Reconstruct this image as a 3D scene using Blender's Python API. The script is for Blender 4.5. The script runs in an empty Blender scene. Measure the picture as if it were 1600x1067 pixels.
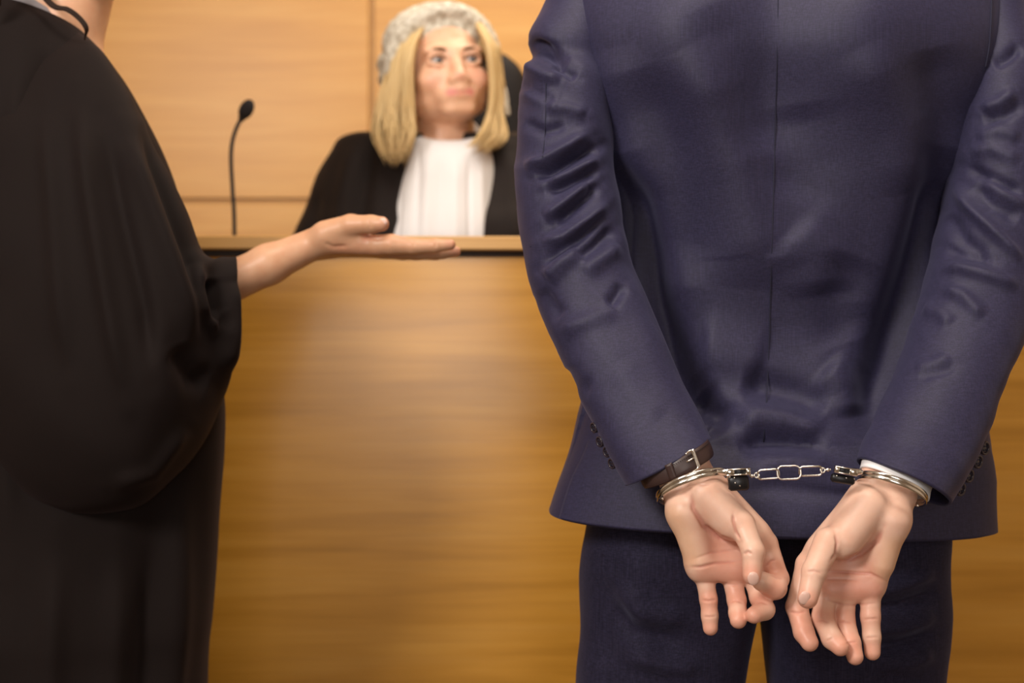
import bpy, math, random
import numpy as np
from mathutils import Vector, Matrix, Euler
random.seed(7); np.random.seed(7)
PI = math.pi
SC = bpy.context.scene
COL = SC.collection

# ------------------------------------------------------------------ camera, world, lights, exposure
FPX = 2222.2
CAMZ = 1.10
cam_d = bpy.data.cameras.new('camera'); cam = bpy.data.objects.new('camera', cam_d); COL.objects.link(cam)
cam_d.lens = 50; cam_d.sensor_width = 36; cam.location = (0, 0, CAMZ); cam.rotation_euler = (PI/2, 0, 0)
cam_d.dof.use_dof = True; cam_d.dof.focus_distance = 1.42; cam_d.dof.aperture_fstop = 3.8
cam_d.clip_start = 0.05
SC.camera = cam
SC.view_settings.view_transform = 'Standard'; SC.view_settings.look = 'None'
SC.view_settings.gamma = 1; SC.view_settings.use_curve_mapping = False
SC.view_settings.exposure = 0.0
w = bpy.data.worlds.new('world'); SC.world = w; w.use_nodes = True
w.node_tree.nodes['Background'].inputs[0].default_value = (1, .86, .72, 1)
w.node_tree.nodes['Background'].inputs[1].default_value = 0.05

def area(name, loc, target, sx, sy, power, col):
    l = bpy.data.lights.new(name, 'AREA'); l.shape = 'RECTANGLE'; l.size = sx; l.size_y = sy
    l.energy = power; l.color = col
    o = bpy.data.objects.new(name, l); COL.objects.link(o); o.location = loc
    d = Vector(target) - Vector(loc); o.rotation_euler = d.to_track_quat('-Z', 'Y').to_euler()
    return o
area('key_light', (-1.35, -0.45, 2.35), (0.25, 1.6, 1.0), 0.6, 0.6, 58, (1, .93, .86))
area('window_light', (0.20, -2.25, 1.42), (0.0, 2.2, 1.15), 1.3, 1.3, 31, (1, .95, .90))
area('overhead_light', (0.55, 2.60, 2.82), (0.55, 2.9, 0), 0.9, 0.5, 22, (1, .86, .68))
area('overhead_light', (0.15, 1.05, 2.84), (-0.05, 2.4, 1.3), 1.0, 0.5, 34, (1, .91, .80))

# ------------------------------------------------------------------ helpers
def P(px, py, d):
    return np.array([(px-800)/FPX*d, d, CAMZ+(533.5-py)/FPX*d])
def PV(px, py, d): return Vector(P(px, py, d))

def mesh_obj(name, V, F, mat, parent=None, smooth=True, cols=None):
    me = bpy.data.meshes.new(name)
    V = np.asarray(V, dtype=np.float64)
    if parent is not None:
        V = V - np.array(parent_world(parent))
    F = F.tolist() if isinstance(F, np.ndarray) else F
    me.from_pydata(V.tolist(), [], F)
    if smooth: me.polygons.foreach_set('use_smooth', [True]*len(me.polygons))
    if cols is not None:
        a = me.color_attributes.new('Col', 'FLOAT_COLOR', 'POINT')
        c = np.ones((len(V), 4), dtype=np.float32); c[:, :3] = cols
        a.data.foreach_set('color', c.ravel())
    me.update()
    o = bpy.data.objects.new(name, me); COL.objects.link(o)
    if mat: me.materials.append(mat)
    if parent is not None: o.parent = parent
    return o
def parent_world(p):
    v = Vector((0, 0, 0))
    while p is not None:
        v += p.location; p = p.parent
    return v
def thing(name, label, cat, loc=(0, 0, 0), group=None):
    o = bpy.data.objects.new(name, None); COL.objects.link(o); o.location = loc; o.empty_display_size = .05
    o['label'] = label; o['category'] = cat
    if group: o['group'] = group
    return o
def struct(o): o['kind'] = 'structure'; return o

def join(*ms):
    V = []; F = []; n = 0; 
    for v, f in ms:
        V.append(np.asarray(v)); F += [[i+n for i in q] for q in (f.tolist() if isinstance(f, np.ndarray) else f)]
        n += len(v)
    return np.concatenate(V), F

def box(c, s, bev=0.0, rz=0, R=None):
    """box with chamfered edges"""
    x, y, z = [k/2 for k in s]
    b = min(bev, x*.9, y*.9, z*.9)
    if b <= 0:
        V = np.array([[sx*x, sy*y, sz*z] for sx in (-1, 1) for sy in (-1, 1) for sz in (-1, 1)], float)
        F = [[0, 1, 3, 2], [4, 6, 7, 5], [0, 4, 5, 1], [2, 3, 7, 6], [0, 2, 6, 4], [1, 5, 7, 3]]
    else:
        V = []; idx = {}
        for sx in (-1, 1):
            for sy in (-1, 1):
                for sz in (-1, 1):
                    for a in range(3):
                        p = [sx*x, sy*y, sz*z]
                        for k in range(3):
                            if k != a: p[k] -= (sx, sy, sz)[k]*b
                        idx[(sx, sy, sz, a)] = len(V); V.append(p)
        V = np.array(V, float); F = []
        for a in range(3):
            o1, o2 = [k for k in range(3) if k != a]
            for s_ in (-1, 1):
                q = []
                for (p1, p2) in ((-1, -1), (1, -1), (1, 1), (-1, 1)):
                    k = [0, 0, 0]; k[a] = s_; k[o1] = p1; k[o2] = p2; q.append(idx[(*k, a)])
                F.append(q)
            for p1 in (-1, 1):
                for p2 in (-1, 1):
                    k0 = [0, 0, 0]; k0[a] = -1; k0[o1] = p1; k0[o2] = p2
                    k1 = list(k0); k1[a] = 1
                    F.append([idx[(*k0, o1)], idx[(*k1, o1)], idx[(*k1, o2)], idx[(*k0, o2)]])
        for sx in (-1, 1):
            for sy in (-1, 1):
                for sz in (-1, 1): F.append([idx[(sx, sy, sz, a)] for a in range(3)])
        F2 = []
        for f in F:
            p = V[f]; n = np.cross(p[1]-p[0], p[2]-p[0])
            F2.append(f if n.dot(p.mean(0)) > 0 else f[::-1])
        F = F2
    if rz: R = np.array(Matrix.Rotation(rz, 3, 'Z'))
    if R is not None: V = V @ np.array(R).T
    return V + np.array(c, float), F

def catmull(A, n):
    A = np.asarray(A, float); m = len(A)
    t = np.linspace(0, m-1, n); i = np.minimum(t.astype(int), m-2); u = (t-i)[:, None]
    ext = np.vstack([2*A[0]-A[1], A, 2*A[-1]-A[-2]])
    p0, p1, p2, p3 = ext[i], ext[i+1], ext[i+2], ext[i+3]
    return .5*((2*p1)+(-p0+p2)*u+(2*p0-5*p1+4*p2-p3)*u**2+(-p0+3*p1-3*p2+p3)*u**3)

def frames(path, closed=False):
    path = np.asarray(path, float); n = len(path)
    if closed: T = np.roll(path, -1, 0)-np.roll(path, 1, 0)
    else: T = np.gradient(path, axis=0)
    T /= np.linalg.norm(T, axis=1)[:, None]+1e-12
    N = np.zeros_like(T)
    a = np.array([0, 0, 1.]) if abs(T[0][2]) < .9 else np.array([1., 0, 0])
    v = a-T[0]*a.dot(T[0]); v /= np.linalg.norm(v)
    for i in range(n):
        v = v-T[i]*v.dot(T[i]); v /= np.linalg.norm(v)+1e-12; N[i] = v
    return T, N, np.cross(T, N)

def tube(path, r, seg=10, closed=False, flat=None, upv=None):
    """sweep; r scalar/array; flat=(a,b) elliptical section along (upv-ish, other)"""
    path = np.asarray(path, float); n = len(path)
    T, N, B = frames(path, closed)
    if upv is not None:
        u = np.asarray(upv, float)
        u = np.broadcast_to(u, T.shape)
        N = u - T*(u*T).sum(1)[:, None]; N /= np.linalg.norm(N, axis=1)[:, None]+1e-12; B = np.cross(T, N)
    r = np.broadcast_to(np.asarray(r, float), (n,))
    a, b = flat if flat else (1, 1)
    th = np.linspace(0, 2*PI, seg, endpoint=False)
    V = path[:, None, :] + r[:, None, None]*(a*np.cos(th)[None, :, None]*N[:, None, :]+b*np.sin(th)[None, :, None]*B[:, None, :])
    V = V.reshape(-1, 3); F = []
    m = n if closed else n-1
    for i in range(m):
        j = (i+1) % n
        for k in range(seg):
            l = (k+1) % seg
            F.append([i*seg+k, i*seg+l, j*seg+l, j*seg+k])
    if not closed:
        F.append(list(range(seg))[::-1]); F.append([(n-1)*seg+k for k in range(seg)])
    return V, F

def ellipsoid(c, r, nu=16, nv=10, R=None):
    V = [[0, 0, 1]]
    for i in range(1, nv):
        p = PI*i/nv
        for j in range(nu):
            t = 2*PI*j/nu; V.append([math.sin(p)*math.cos(t), math.sin(p)*math.sin(t), math.cos(p)])
    V.append([0, 0, -1]); V = np.array(V)*np.array(r)
    if R is not None: V = V @ np.array(R).T
    F = [[0, 1+j, 1+(j+1) % nu] for j in range(nu)]
    for i in range(nv-2):
        for j in range(nu):
            a = 1+i*nu; F.append([a+j, a+nu+j, a+nu+(j+1) % nu, a+(j+1) % nu])
    e = len(V)-1; a = 1+(nv-2)*nu
    F += [[e, a+(j+1) % nu, a+j] for j in range(nu)]
    return V+np.array(c), F

def proj(V):
    return 800+FPX*V[:, 0]/V[:, 1], 533.5-FPX*(V[:, 2]-CAMZ)/V[:, 1]

def polydist(px, py, pts):
    best = np.full(len(px), 1e9); tt = np.zeros(len(px))
    pts = np.asarray(pts, float); L = np.r_[0, np.cumsum(np.linalg.norm(np.diff(pts, axis=0), axis=1))]
    for i in range(len(pts)-1):
        a, b = pts[i], pts[i+1]; ab = b-a; l2 = ab.dot(ab)+1e-9
        t = np.clip(((px-a[0])*ab[0]+(py-a[1])*ab[1])/l2, 0, 1)
        d = np.hypot(px-a[0]-t*ab[0], py-a[1]-t*ab[1]); m = d < best
        best[m] = d[m]; tt[m] = (L[i]+t[m]*(L[i+1]-L[i]))/L[-1]
    return best, tt

def folds(V, lines):
    """cloth folds / creases: height along each line, in metres (+ ridge, - valley)"""
    px, py = proj(V); h = np.zeros(len(V))
    for amp, wd, pts in lines:
        pts = np.asarray(pts, float)
        x0, y0 = pts.min(0)-3*wd; x1, y1 = pts.max(0)+3*wd
        m = (px > x0) & (px < x1) & (py > y0) & (py < y1)
        if not m.any(): continue
        d, t = polydist(px[m], py[m], pts)
        tap = np.clip(np.minimum(t, 1-t)*4, 0.25, 1); tap = tap*tap*(3-2*tap)
        h[m] += amp*tap*np.exp(-(d/wd)**2)
    return h

def loft(st, nr, ns, e=2.0, lines=(), noise=0.0, nfreq=40, near_only=False, extra=None):
    """tube through stations (Lx,Ly,Rx,Ry,D,tn,tf,dvx,dvy): width between two outline points, depth tn towards
    and tf away from the viewer side; returns grid of world points (nr,ns,3)"""
    S = catmull([tuple(s)+(0,)*(9-len(s)) for s in st], nr)
    th = np.linspace(0, 2*PI, ns, endpoint=False)
    ct = np.sign(np.cos(th))*np.abs(np.cos(th))**(2/e); sn = np.sign(np.sin(th))*np.abs(np.sin(th))**(2/e)
    D = S[:, 4]; k = D/FPX
    C = np.stack([((S[:, 0]+S[:, 2])/2-800)*k, D, CAMZ+(533.5-(S[:, 1]+S[:, 3])/2)*k], 1)
    U = np.stack([(S[:, 2]-S[:, 0])/2*k, 0*D, -(S[:, 3]-S[:, 1])/2*k], 1)
    Vn = np.stack([S[:, 7]*k, -S[:, 5], -S[:, 8]*k], 1)
    Vf = np.stack([S[:, 7]*k, -S[:, 6], -S[:, 8]*k], 1)
    G = C[:, None, :]+U[:, None, :]*ct[None, :, None]+np.where(sn[None, :, None] > 0, Vn[:, None, :], Vf[:, None, :])*sn[None, :, None]
    for it in range(1):
        du = np.roll(G, -1, 1)-np.roll(G, 1, 1); dv = np.gradient(G, axis=0)
        N = np.cross(du, dv); N /= np.linalg.norm(N, axis=2)[..., None]+1e-12
        out = G-C[:, None, :]
        s = np.sign((N*out).sum()); N *= s
        H = folds(G.reshape(-1, 3), lines).reshape(G.shape[:2]) if lines else np.zeros(G.shape[:2])
        if near_only: H *= np.clip(-N[..., 1]*2+.2, 0, 1)
        if extra is not None: H = H+extra(G)
        if noise:
            x, y, z = G[..., 0]*nfreq, G[..., 1]*nfreq, G[..., 2]*nfreq
            H = H+noise*(np.sin(x*1.3+2*np.sin(z*.7)+y)*np.sin(z*1.1+1.7*np.sin(x*.9+1))+.5*np.sin(2.3*z+1.9*x+np.sin(y*2.1)))
        G = G+N*H[..., None]
    return G, N
def grid_faces(nr, ns, closed=True, cap0=False, cap1=False):
    i = np.arange(nr-1)[:, None]; k = np.arange(ns if closed else ns-1)[None, :]; l = (k+1) % ns
    F = np.stack([i*ns+k, i*ns+l, (i+1)*ns+l, (i+1)*ns+k], -1).reshape(-1, 4).tolist()
    if cap0: F.append(list(range(ns))[::-1])
    if cap1: F.append([(nr-1)*ns+j for j in range(ns)])
    return F
def orient(V, F):
    """make closed-ish tube faces point outward"""
    V = np.asarray(V); q = np.array([f[:4] for f in F if len(f) == 4][:4000:7])
    c = V[q].mean(1); n = np.cross(V[q[:, 1]]-V[q[:, 0]], V[q[:, 3]]-V[q[:, 0]])
    # compare with centre of the local ring
    s = 0
    cen = V.mean(0)
    s = (n*(c-cen)*np.array([1, 1, .05])).sum()
    return F if s > 0 else [f[::-1] for f in F]
def loft_obj(name, st, nr, ns, mat, parent, e=2.0, lines=(), solid=0.0, cap0=False, cap1=False, **kw):
    G, N = loft(st, nr, ns, e, lines, **kw)
    V = G.reshape(-1, 3); F = orient(V, grid_faces(nr, ns, True, cap0, cap1))
    o = mesh_obj(name, V, F, mat, parent)
    if solid:
        m = o.modifiers.new('s', 'SOLIDIFY'); m.thickness = solid; m.offset = -1
    return o, G, N

# ------------------------------------------------------------------ implicit surfaces for bodies
class Field:
    def __init__(s, lo, hi, h):
        s.lo = np.array(lo, float); s.h = h
        s.n = np.ceil((np.array(hi)-s.lo)/h).astype(int)+1
        s.F = np.full(s.n, .5, dtype=np.float32)
        s.ax = [s.lo[i]+h*np.arange(s.n[i]) for i in range(3)]
    def sub(s, lo, hi):
        a = np.clip(np.floor((np.array(lo)-s.lo)/s.h).astype(int), 0, s.n); b = np.clip(np.ceil((np.array(hi)-s.lo)/s.h).astype(int)+1, 0, s.n)
        sl = tuple(slice(a[i], b[i]) for i in range(3))
        X, Y, Z = np.meshgrid(s.ax[0][sl[0]], s.ax[1][sl[1]], s.ax[2][sl[2]], indexing='ij')
        return sl, np.stack([X, Y, Z], -1)
    def merge(s, sl, d, k, cut=False):
        A = s.F[sl]; d = d.astype(np.float32)
        if cut:
            hh = np.clip(.5-.5*(A+d)/k, 0, 1); s.F[sl] = A*(1-hh)+(-d)*hh+k*hh*(1-hh)
        else:
            hh = np.clip(.5+.5*(A-d)/k, 0, 1); s.F[sl] = A*(1-hh)+d*hh-k*hh*(1-hh)
    def cap(s, a, b, ra, rb=None, k=.004, cut=False):
        rb = ra if rb is None else rb
        a = np.array(a, float); b = np.array(b, float); m = max(ra, rb)+k*2+3*s.h
        sl, p = s.sub(np.minimum(a, b)-m, np.maximum(a, b)+m)
        if p.size == 0: return
        ab = b-a; t = np.clip(((p-a)@ab)/(ab@ab+1e-12), 0, 1)
        d = np.linalg.norm(p-a-t[..., None]*ab, axis=-1)-(ra+(rb-ra)*t)
        s.merge(sl, d, k, cut)
    def chain(s, pts, rs, k=.004):
        for i in range(len(pts)-1): s.cap(pts[i], pts[i+1], rs[i], rs[i+1], k)
    def ell(s, c, r, R=None, k=.01, cut=False):
        c = np.array(c, float); r = np.array(r, float); m = r.max()+2*k+3*s.h
        sl, p = s.sub(c-m, c+m)
        if p.size == 0: return
        q = p-c
        if R is not None: q = q @ np.array(R)
        k0 = np.linalg.norm(q/r, axis=-1); k1 = np.linalg.norm(q/(r*r), axis=-1)+1e-9
        s.merge(sl, k0*(k0-1)/k1, k, cut)
    def mesh(s, smooth=2):
        F = s.F; ins = F < 0
        nx, ny, nz = s.n
        c = np.zeros((nx-1, ny-1, nz-1), np.int8)
        offs = [(i, j, k) for i in (0, 1) for j in (0, 1) for k in (0, 1)]
        for (i, j, k) in offs: c += ins[i:nx-1+i, j:ny-1+j, k:nz-1+k]
        act = (c > 0) & (c < 8); I = np.argwhere(act)
        vals = np.stack([F[I[:, 0]+i, I[:, 1]+j, I[:, 2]+k] for (i, j, k) in offs], 1)
        off = np.array(offs, float); acc = np.zeros((len(I), 3)); cnt = np.zeros(len(I))
        for a in range(8):
            for b in range(a+1, 8):
                if np.abs(off[a]-off[b]).sum() == 1:
                    va, vb = vals[:, a], vals[:, b]; m = (va < 0) != (vb < 0)
                    t = va[m]/(va[m]-vb[m]); acc[m] += off[a]+(off[b]-off[a])*t[:, None]; cnt[m] += 1
        V = s.lo+(I+acc/cnt[:, None])*s.h
        vid = np.full(c.shape, -1, np.int64); vid[I[:, 0], I[:, 1], I[:, 2]] = np.arange(len(I))
        Q = []
        for ax in range(3):
            sa = [slice(None)]*3; sb = [slice(None)]*3; sa[ax] = slice(0, -1); sb[ax] = slice(1, None)
            A = ins[tuple(sa)]; B = ins[tuple(sb)]; E = np.argwhere(A != B)
            o1, o2 = [(1, 2), (2, 0), (0, 1)][ax]
            ok = (E[:, o1] > 0) & (E[:, o2] > 0) & (E[:, o1] < s.n[o1]-1) & (E[:, o2] < s.n[o2]-1); E = E[ok]
            def v(d1, d2):
                e = E.copy(); e[:, o1] += d1; e[:, o2] += d2; return vid[e[:, 0], e[:, 1], e[:, 2]]
            q = np.stack([v(-1, -1), v(0, -1), v(0, 0), v(-1, 0)], 1)
            fl = ~A[E[:, 0], E[:, 1], E[:, 2]]; q[fl] = q[fl][:, ::-1]; Q.append(q)
        Q = np.concatenate(Q)
        for _ in range(smooth): V = smooth_v(V, Q)
        return V, Q
def smooth_v(V, Q, lam=.5):
    n = len(V); e = np.concatenate([Q[:, [0, 1]], Q[:, [1, 2]], Q[:, [2, 3]], Q[:, [3, 0]]]); e = np.concatenate([e, e[:, ::-1]])
    cnt = np.bincount(e[:, 0], minlength=n)+1e-9
    A = np.stack([np.bincount(e[:, 0], weights=V[e[:, 1], i], minlength=n)/cnt for i in range(3)], 1)
    return V+(A-V)*lam
def vnormals(V, Q):
    n = np.cross(V[Q[:, 2]]-V[Q[:, 0]], V[Q[:, 3]]-V[Q[:, 1]]); N = np.zeros_like(V)
    for j in range(4):
        for i in range(3): N[:, i] += np.bincount(Q[:, j], weights=n[:, i], minlength=len(V))
    return N/(np.linalg.norm(N, axis=1)[:, None]+1e-12)
def tint(V, base, tints):
    """skin pigment: blend colours near capsules (a,b,r,colour,strength)"""
    C = np.tile(np.array(base, float), (len(V), 1))
    for a, b, r, col, s in tints:
        a = np.array(a, float); b = np.array(b, float); ab = b-a
        t = np.clip(((V-a)@ab)/(ab@ab+1e-12), 0, 1); d = np.linalg.norm(V-a-t[:, None]*ab, axis=1)
        m = np.clip(1.4*(1-d/r), 0, 1); m = (m*m*(3-2*m)*s)[:, None]; C = C*(1-m)+np.array(col)*m
    return C

# ------------------------------------------------------------------ materials
def new_mat(name):
    m = bpy.data.materials.new(name); m.use_nodes = True
    return m, m.node_tree, m.node_tree.nodes['Principled BSDF']
def mat(name, col, rough=.5, metal=0, **kw):
    m, nt, b = new_mat(name)
    b.inputs['Base Color'].default_value = (*col, 1); b.inputs['Roughness'].default_value = rough; b.inputs['Metallic'].default_value = metal
    for k, v in kw.items(): b.inputs[k.replace('_', ' ')].default_value = v
    return m
def N_(nt, t, **kw):
    n = nt.nodes.new(t)
    for k, v in kw.items():
        if k.startswith('i_'):
            key = k[2:]; key = int(key) if key.isdigit() else key.replace('_', ' ')
            n.inputs[key].default_value = v
        else: setattr(n, k, v)
    return n
def wood(name, c1, c2, c3, rough=.36, scale=1.0, spec=.5):
    m, nt, b = new_mat(name); L = nt.links.new
    tc = N_(nt, 'ShaderNodeTexCoord'); mp = N_(nt, 'ShaderNodeMapping'); mp.inputs['Scale'].default_value = (1.1*scale, 3*scale, 16*scale)
    L(tc.outputs['Object'], mp.inputs[0])
    n1 = N_(nt, 'ShaderNodeTexNoise', i_Scale=1.6, i_Detail=6.0, i_Roughness=.55, i_Distortion=.4); L(mp.outputs[0], n1.inputs['Vector'])
    mp2 = N_(nt, 'ShaderNodeMapping'); mp2.inputs['Scale'].default_value = (3*scale, 8*scale, 160*scale); L(tc.outputs['Object'], mp2.inputs[0])
    n2 = N_(nt, 'ShaderNodeTexNoise', i_Scale=1.5, i_Detail=4.0); L(mp2.outputs[0], n2.inputs['Vector'])
    cr = N_(nt, 'ShaderNodeValToRGB'); e = cr.color_ramp.elements
    e[0].position = .3; e[0].color = (*c1, 1); e[1].position = .72; e[1].color = (*c3, 1); k = e.new(.5); k.color = (*c2, 1)
    L(n1.outputs[0], cr.inputs[0])
    mx = N_(nt, 'ShaderNodeMix', data_type='RGBA', blend_type='MULTIPLY'); mx.inputs[0].default_value = .35
    cr2 = N_(nt, 'ShaderNodeValToRGB'); cr2.color_ramp.elements[0].position = .3; cr2.color_ramp.elements[0].color = (.72, .66, .6, 1); cr2.color_ramp.elements[1].position = .6
    L(n2.outputs[0], cr2.inputs[0]); L(cr.outputs[0], mx.inputs[6]); L(cr2.outputs[0], mx.inputs[7]); L(mx.outputs[2], b.inputs['Base Color'])
    b.inputs['Roughness'].default_value = rough; b.inputs['Specular IOR Level'].default_value = spec
    bp = N_(nt, 'ShaderNodeBump', i_Strength=.04, i_Distance=.002); L(n2.outputs[0], bp.inputs['Height']); L(bp.outputs[0], b.inputs['Normal'])
    return m
def cloth(name, col, col2, rough=.8, sheen=.3, sheen_col=(1, 1, 1), weave=1400, bump=.25, spec=.25, yarn=0):
    m, nt, b = new_mat(name); L = nt.links.new
    tc = N_(nt, 'ShaderNodeTexCoord')
    n1 = N_(nt, 'ShaderNodeTexNoise', i_Scale=9.0, i_Detail=3.0); L(tc.outputs['Object'], n1.inputs['Vector'])
    mx = N_(nt, 'ShaderNodeMix', data_type='RGBA'); mx.inputs[6].default_value = (*col, 1); mx.inputs[7].default_value = (*col2, 1)
    L(n1.outputs[0], mx.inputs[0]); L(mx.outputs[2], b.inputs['Base Color'])
    if yarn:
        prev = mx.outputs[2]
        for sc in ((900, 900, 25), (160, 160, 900)):
            mp = N_(nt, 'ShaderNodeMapping'); mp.inputs['Scale'].default_value = sc; L(tc.outputs['Object'], mp.inputs[0])
            ny = N_(nt, 'ShaderNodeTexNoise', i_Scale=1.0, i_Detail=1.0); L(mp.outputs[0], ny.inputs['Vector'])
            ry = N_(nt, 'ShaderNodeMapRange'); ry.inputs[1].default_value = .3; ry.inputs[2].default_value = .7; ry.inputs[3].default_value = 1-yarn; ry.inputs[4].default_value = 1+yarn
            L(ny.outputs[0], ry.inputs[0])
            my = N_(nt, 'ShaderNodeVectorMath', operation='SCALE'); L(prev, my.inputs[0]); L(ry.outputs[0], my.inputs['Scale']); prev = my.outputs[0]
        L(prev, b.inputs['Base Color'])
    n2 = N_(nt, 'ShaderNodeTexNoise', i_Scale=float(weave), i_Detail=2.0); L(tc.outputs['Object'], n2.inputs['Vector'])
    bp = N_(nt, 'ShaderNodeBump', i_Strength=bump, i_Distance=.0005); L(n2.outputs[0], bp.inputs['Height']); L(bp.outputs[0], b.inputs['Normal'])
    b.inputs['Roughness'].default_value = rough; b.inputs['Sheen Weight'].default_value = sheen
    b.inputs['Sheen Tint'].default_value = (*sheen_col, 1); b.inputs['Sheen Roughness'].default_value = .45; b.inputs['Specular IOR Level'].default_value = spec
    return m
def skin(name, rough=.42, sss=.12):
    m, nt, b = new_mat(name); L = nt.links.new
    at = N_(nt, 'ShaderNodeAttribute', attribute_name='Col')
    tc = N_(nt, 'ShaderNodeTexCoord'); n1 = N_(nt, 'ShaderNodeTexNoise', i_Scale=60.0, i_Detail=3.0); L(tc.outputs['Object'], n1.inputs['Vector'])
    cr = N_(nt, 'ShaderNodeValToRGB'); cr.color_ramp.elements[0].position = .35; cr.color_ramp.elements[0].color = (.95, .88, .85, 1); cr.color_ramp.elements[1].position = .6
    L(n1.outputs[0], cr.inputs[0])
    mx = N_(nt, 'ShaderNodeMix', data_type='RGBA', blend_type='MULTIPLY'); mx.inputs[0].default_value = .8
    L(at.outputs[0], mx.inputs[6]); L(cr.outputs[0], mx.inputs[7]); L(mx.outputs[2], b.inputs['Base Color'])
    b.inputs['Subsurface Weight'].default_value = sss; b.inputs['Subsurface Radius'].default_value = (1, .35, .2); b.inputs['Subsurface Scale'].default_value = .008
    b.inputs['Roughness'].default_value = rough; b.inputs['Specular IOR Level'].default_value = .4
    n2 = N_(nt, 'ShaderNodeTexVoronoi', i_Scale=900.0); L(tc.outputs['Object'], n2.inputs['Vector'])
    bp = N_(nt, 'ShaderNodeBump', i_Strength=.12, i_Distance=.0003); L(n2.outputs[0], bp.inputs['Height']); L(bp.outputs[0], b.inputs['Normal'])
    return m
M = {}
M['wall'] = wood('wall_veneer', (.56, .255, .032), (.62, .30, .048), (.68, .355, .072), .38)
M['bench'] = wood('bench_veneer', (.44, .198, .017), (.55, .258, .029), (.62, .31, .048), .27, spec=.75)
M['ledge'] = wood('ledge_veneer', (.56, .30, .09), (.62, .35, .12), (.68, .40, .15), .35)
M['gap'] = wood('joint_wood', (.46, .23, .06), (.50, .26, .07), (.54, .29, .08), .5)
M['recess'] = mat('gap_shade_and_plinth', (.05, .03, .02), .6)  # dark tone holds the shade under the ledge; also colours the plinth
M['suit'] = cloth('navy_wool', (.0225, .0195, .048), (.0285, .0255, .060), .58, .12, (.55, .55, .9), 1500, .3, .26, yarn=.16)
M['trouser'] = cloth('navy_wool_trousers', (.0155, .0135, .030), (.020, .0175, .037), .75, .12, (.5, .5, .8), 1500, .3, .12, yarn=.25)
M['seam'] = mat('seam_thread', (.012, .011, .03), .9)
M['robe'] = cloth('black_robe', (.0070, .0040, .0035), (.009, .0056, .0050), .8, .04, (.9, .6, .6), 1000, .15, .12)
M['judge_robe'] = cloth('black_judge_robe', (.010, .006, .005), (.013, .008, .007), .8, .05, (.7, .55, .5), 900, .15, .25)
M['white'] = cloth('white_cotton', (.80, .79, .80), (.85, .84, .85), .8, .1, (1, 1, 1), 900, .1, .3)
M['grey'] = cloth('grey_collar', (.17, .155, .165), (.21, .19, .20), .8, .2, (1, 1, 1), 900, .2, .3)
M['skin'] = skin('skin')
M['steel'] = mat('polished_steel', (.80, .77, .72), .16, 1)
M['dark_steel'] = mat('blackened_steel', (.015, .014, .016), .35, .3)
M['leather'] = mat('brown_leather', (.040, .020, .018), .42)
M['stitch'] = mat('leather_stitch', (.012, .006, .006), .8)
M['blackleather'] = mat('black_chair_leather', (.010, .007, .007), .6, Specular_IOR_Level=.25)
M['blackplastic'] = mat('black_plastic', (.014, .012, .012), .5)
M['foam'] = mat('black_foam', (.012, .009, .01), .95)
M['button'] = mat('dark_horn_button', (.03, .022, .03), .25)
M['nail'] = mat('fingernail', (.74, .48, .40), .25)
M['blond'] = mat('blond_hair', (.66, .47, .22), .5)
M['blond2'] = mat('blond_hair_shaded', (.50, .34, .15), .6)  # darker blond for the inner volume, shading between locks put into its colour
M['darkhair'] = mat('dark_brown_hair', (.018, .008, .004), .7, Specular_IOR_Level=.2)
M['eye'] = mat('eye_white', (.50, .44, .41), .3)
M['iris'] = mat('iris_grey_blue', (.05, .07, .08), .2)
M['pupil'] = mat('pupil', (.01, .01, .01), .1)
M['brow'] = mat('eyebrow', (.26, .15, .08), .8)
M['plaster'] = mat('plaster', (.62, .55, .46), .8)
M['carpet'] = mat('carpet', (.16, .11, .07), .95)
M['shoe'] = mat('shoe_leather', (.02, .014, .012), .3)
def wig_mat():
    m, nt, b = new_mat('horsehair'); L = nt.links.new
    tc = N_(nt, 'ShaderNodeTexCoord'); n = N_(nt, 'ShaderNodeTexNoise', i_Scale=90.0, i_Detail=4.0); L(tc.outputs['Object'], n.inputs['Vector'])
    cr = N_(nt, 'ShaderNodeValToRGB'); cr.color_ramp.elements[0].color = (.44, .38, .29, 1); cr.color_ramp.elements[1].color = (.76, .71, .60, 1)
    cr.color_ramp.elements[0].position = .35; cr.color_ramp.elements[1].position = .62
    L(n.outputs[0], cr.inputs[0]); L(cr.outputs[0], b.inputs['Base Color']); b.inputs['Roughness'].default_value = .85
    bp = N_(nt, 'ShaderNodeBump', i_Strength=.8, i_Distance=.004); L(n.outputs[0], bp.inputs['Height']); L(bp.outputs[0], b.inputs['Normal'])
    return m
M['wig'] = wig_mat()

# ------------------------------------------------------------------ room
WY = 3.40; XL, XR, YB, ZC = -2.6, 2.6, -2.4, 2.90
def slab(name, c, s, m): return struct(mesh_obj(name, *box(c, s), m, smooth=False))
slab('floor', ((XL+XR)/2, (YB+WY)/2, -.05), (XR-XL+.4, WY-YB+.4, .1), M['carpet'])
slab('ceiling', ((XL+XR)/2, (YB+WY)/2, ZC+.05), (XR-XL+.4, WY-YB+.4, .1), M['plaster'])
slab('wall_left', (XL-.06, (YB+WY)/2, ZC/2), (.12, WY-YB+.4, ZC), M['plaster'])
slab('wall_right', (XR+.06, (YB+WY)/2, ZC/2), (.12, WY-YB+.4, ZC), M['plaster'])
slab('wall_rear', ((XL+XR)/2, YB-.06, ZC/2), (XR-XL, .12, ZC), M['plaster'])
wb = slab('wall_back', ((XL+XR)/2, WY+.07, ZC/2), (XR-XL, .10, ZC), M['gap'])
xs = [XL, -1.557, -.337, .883, 2.1, XR]; zs = [0, 1.437, ZC]
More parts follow.
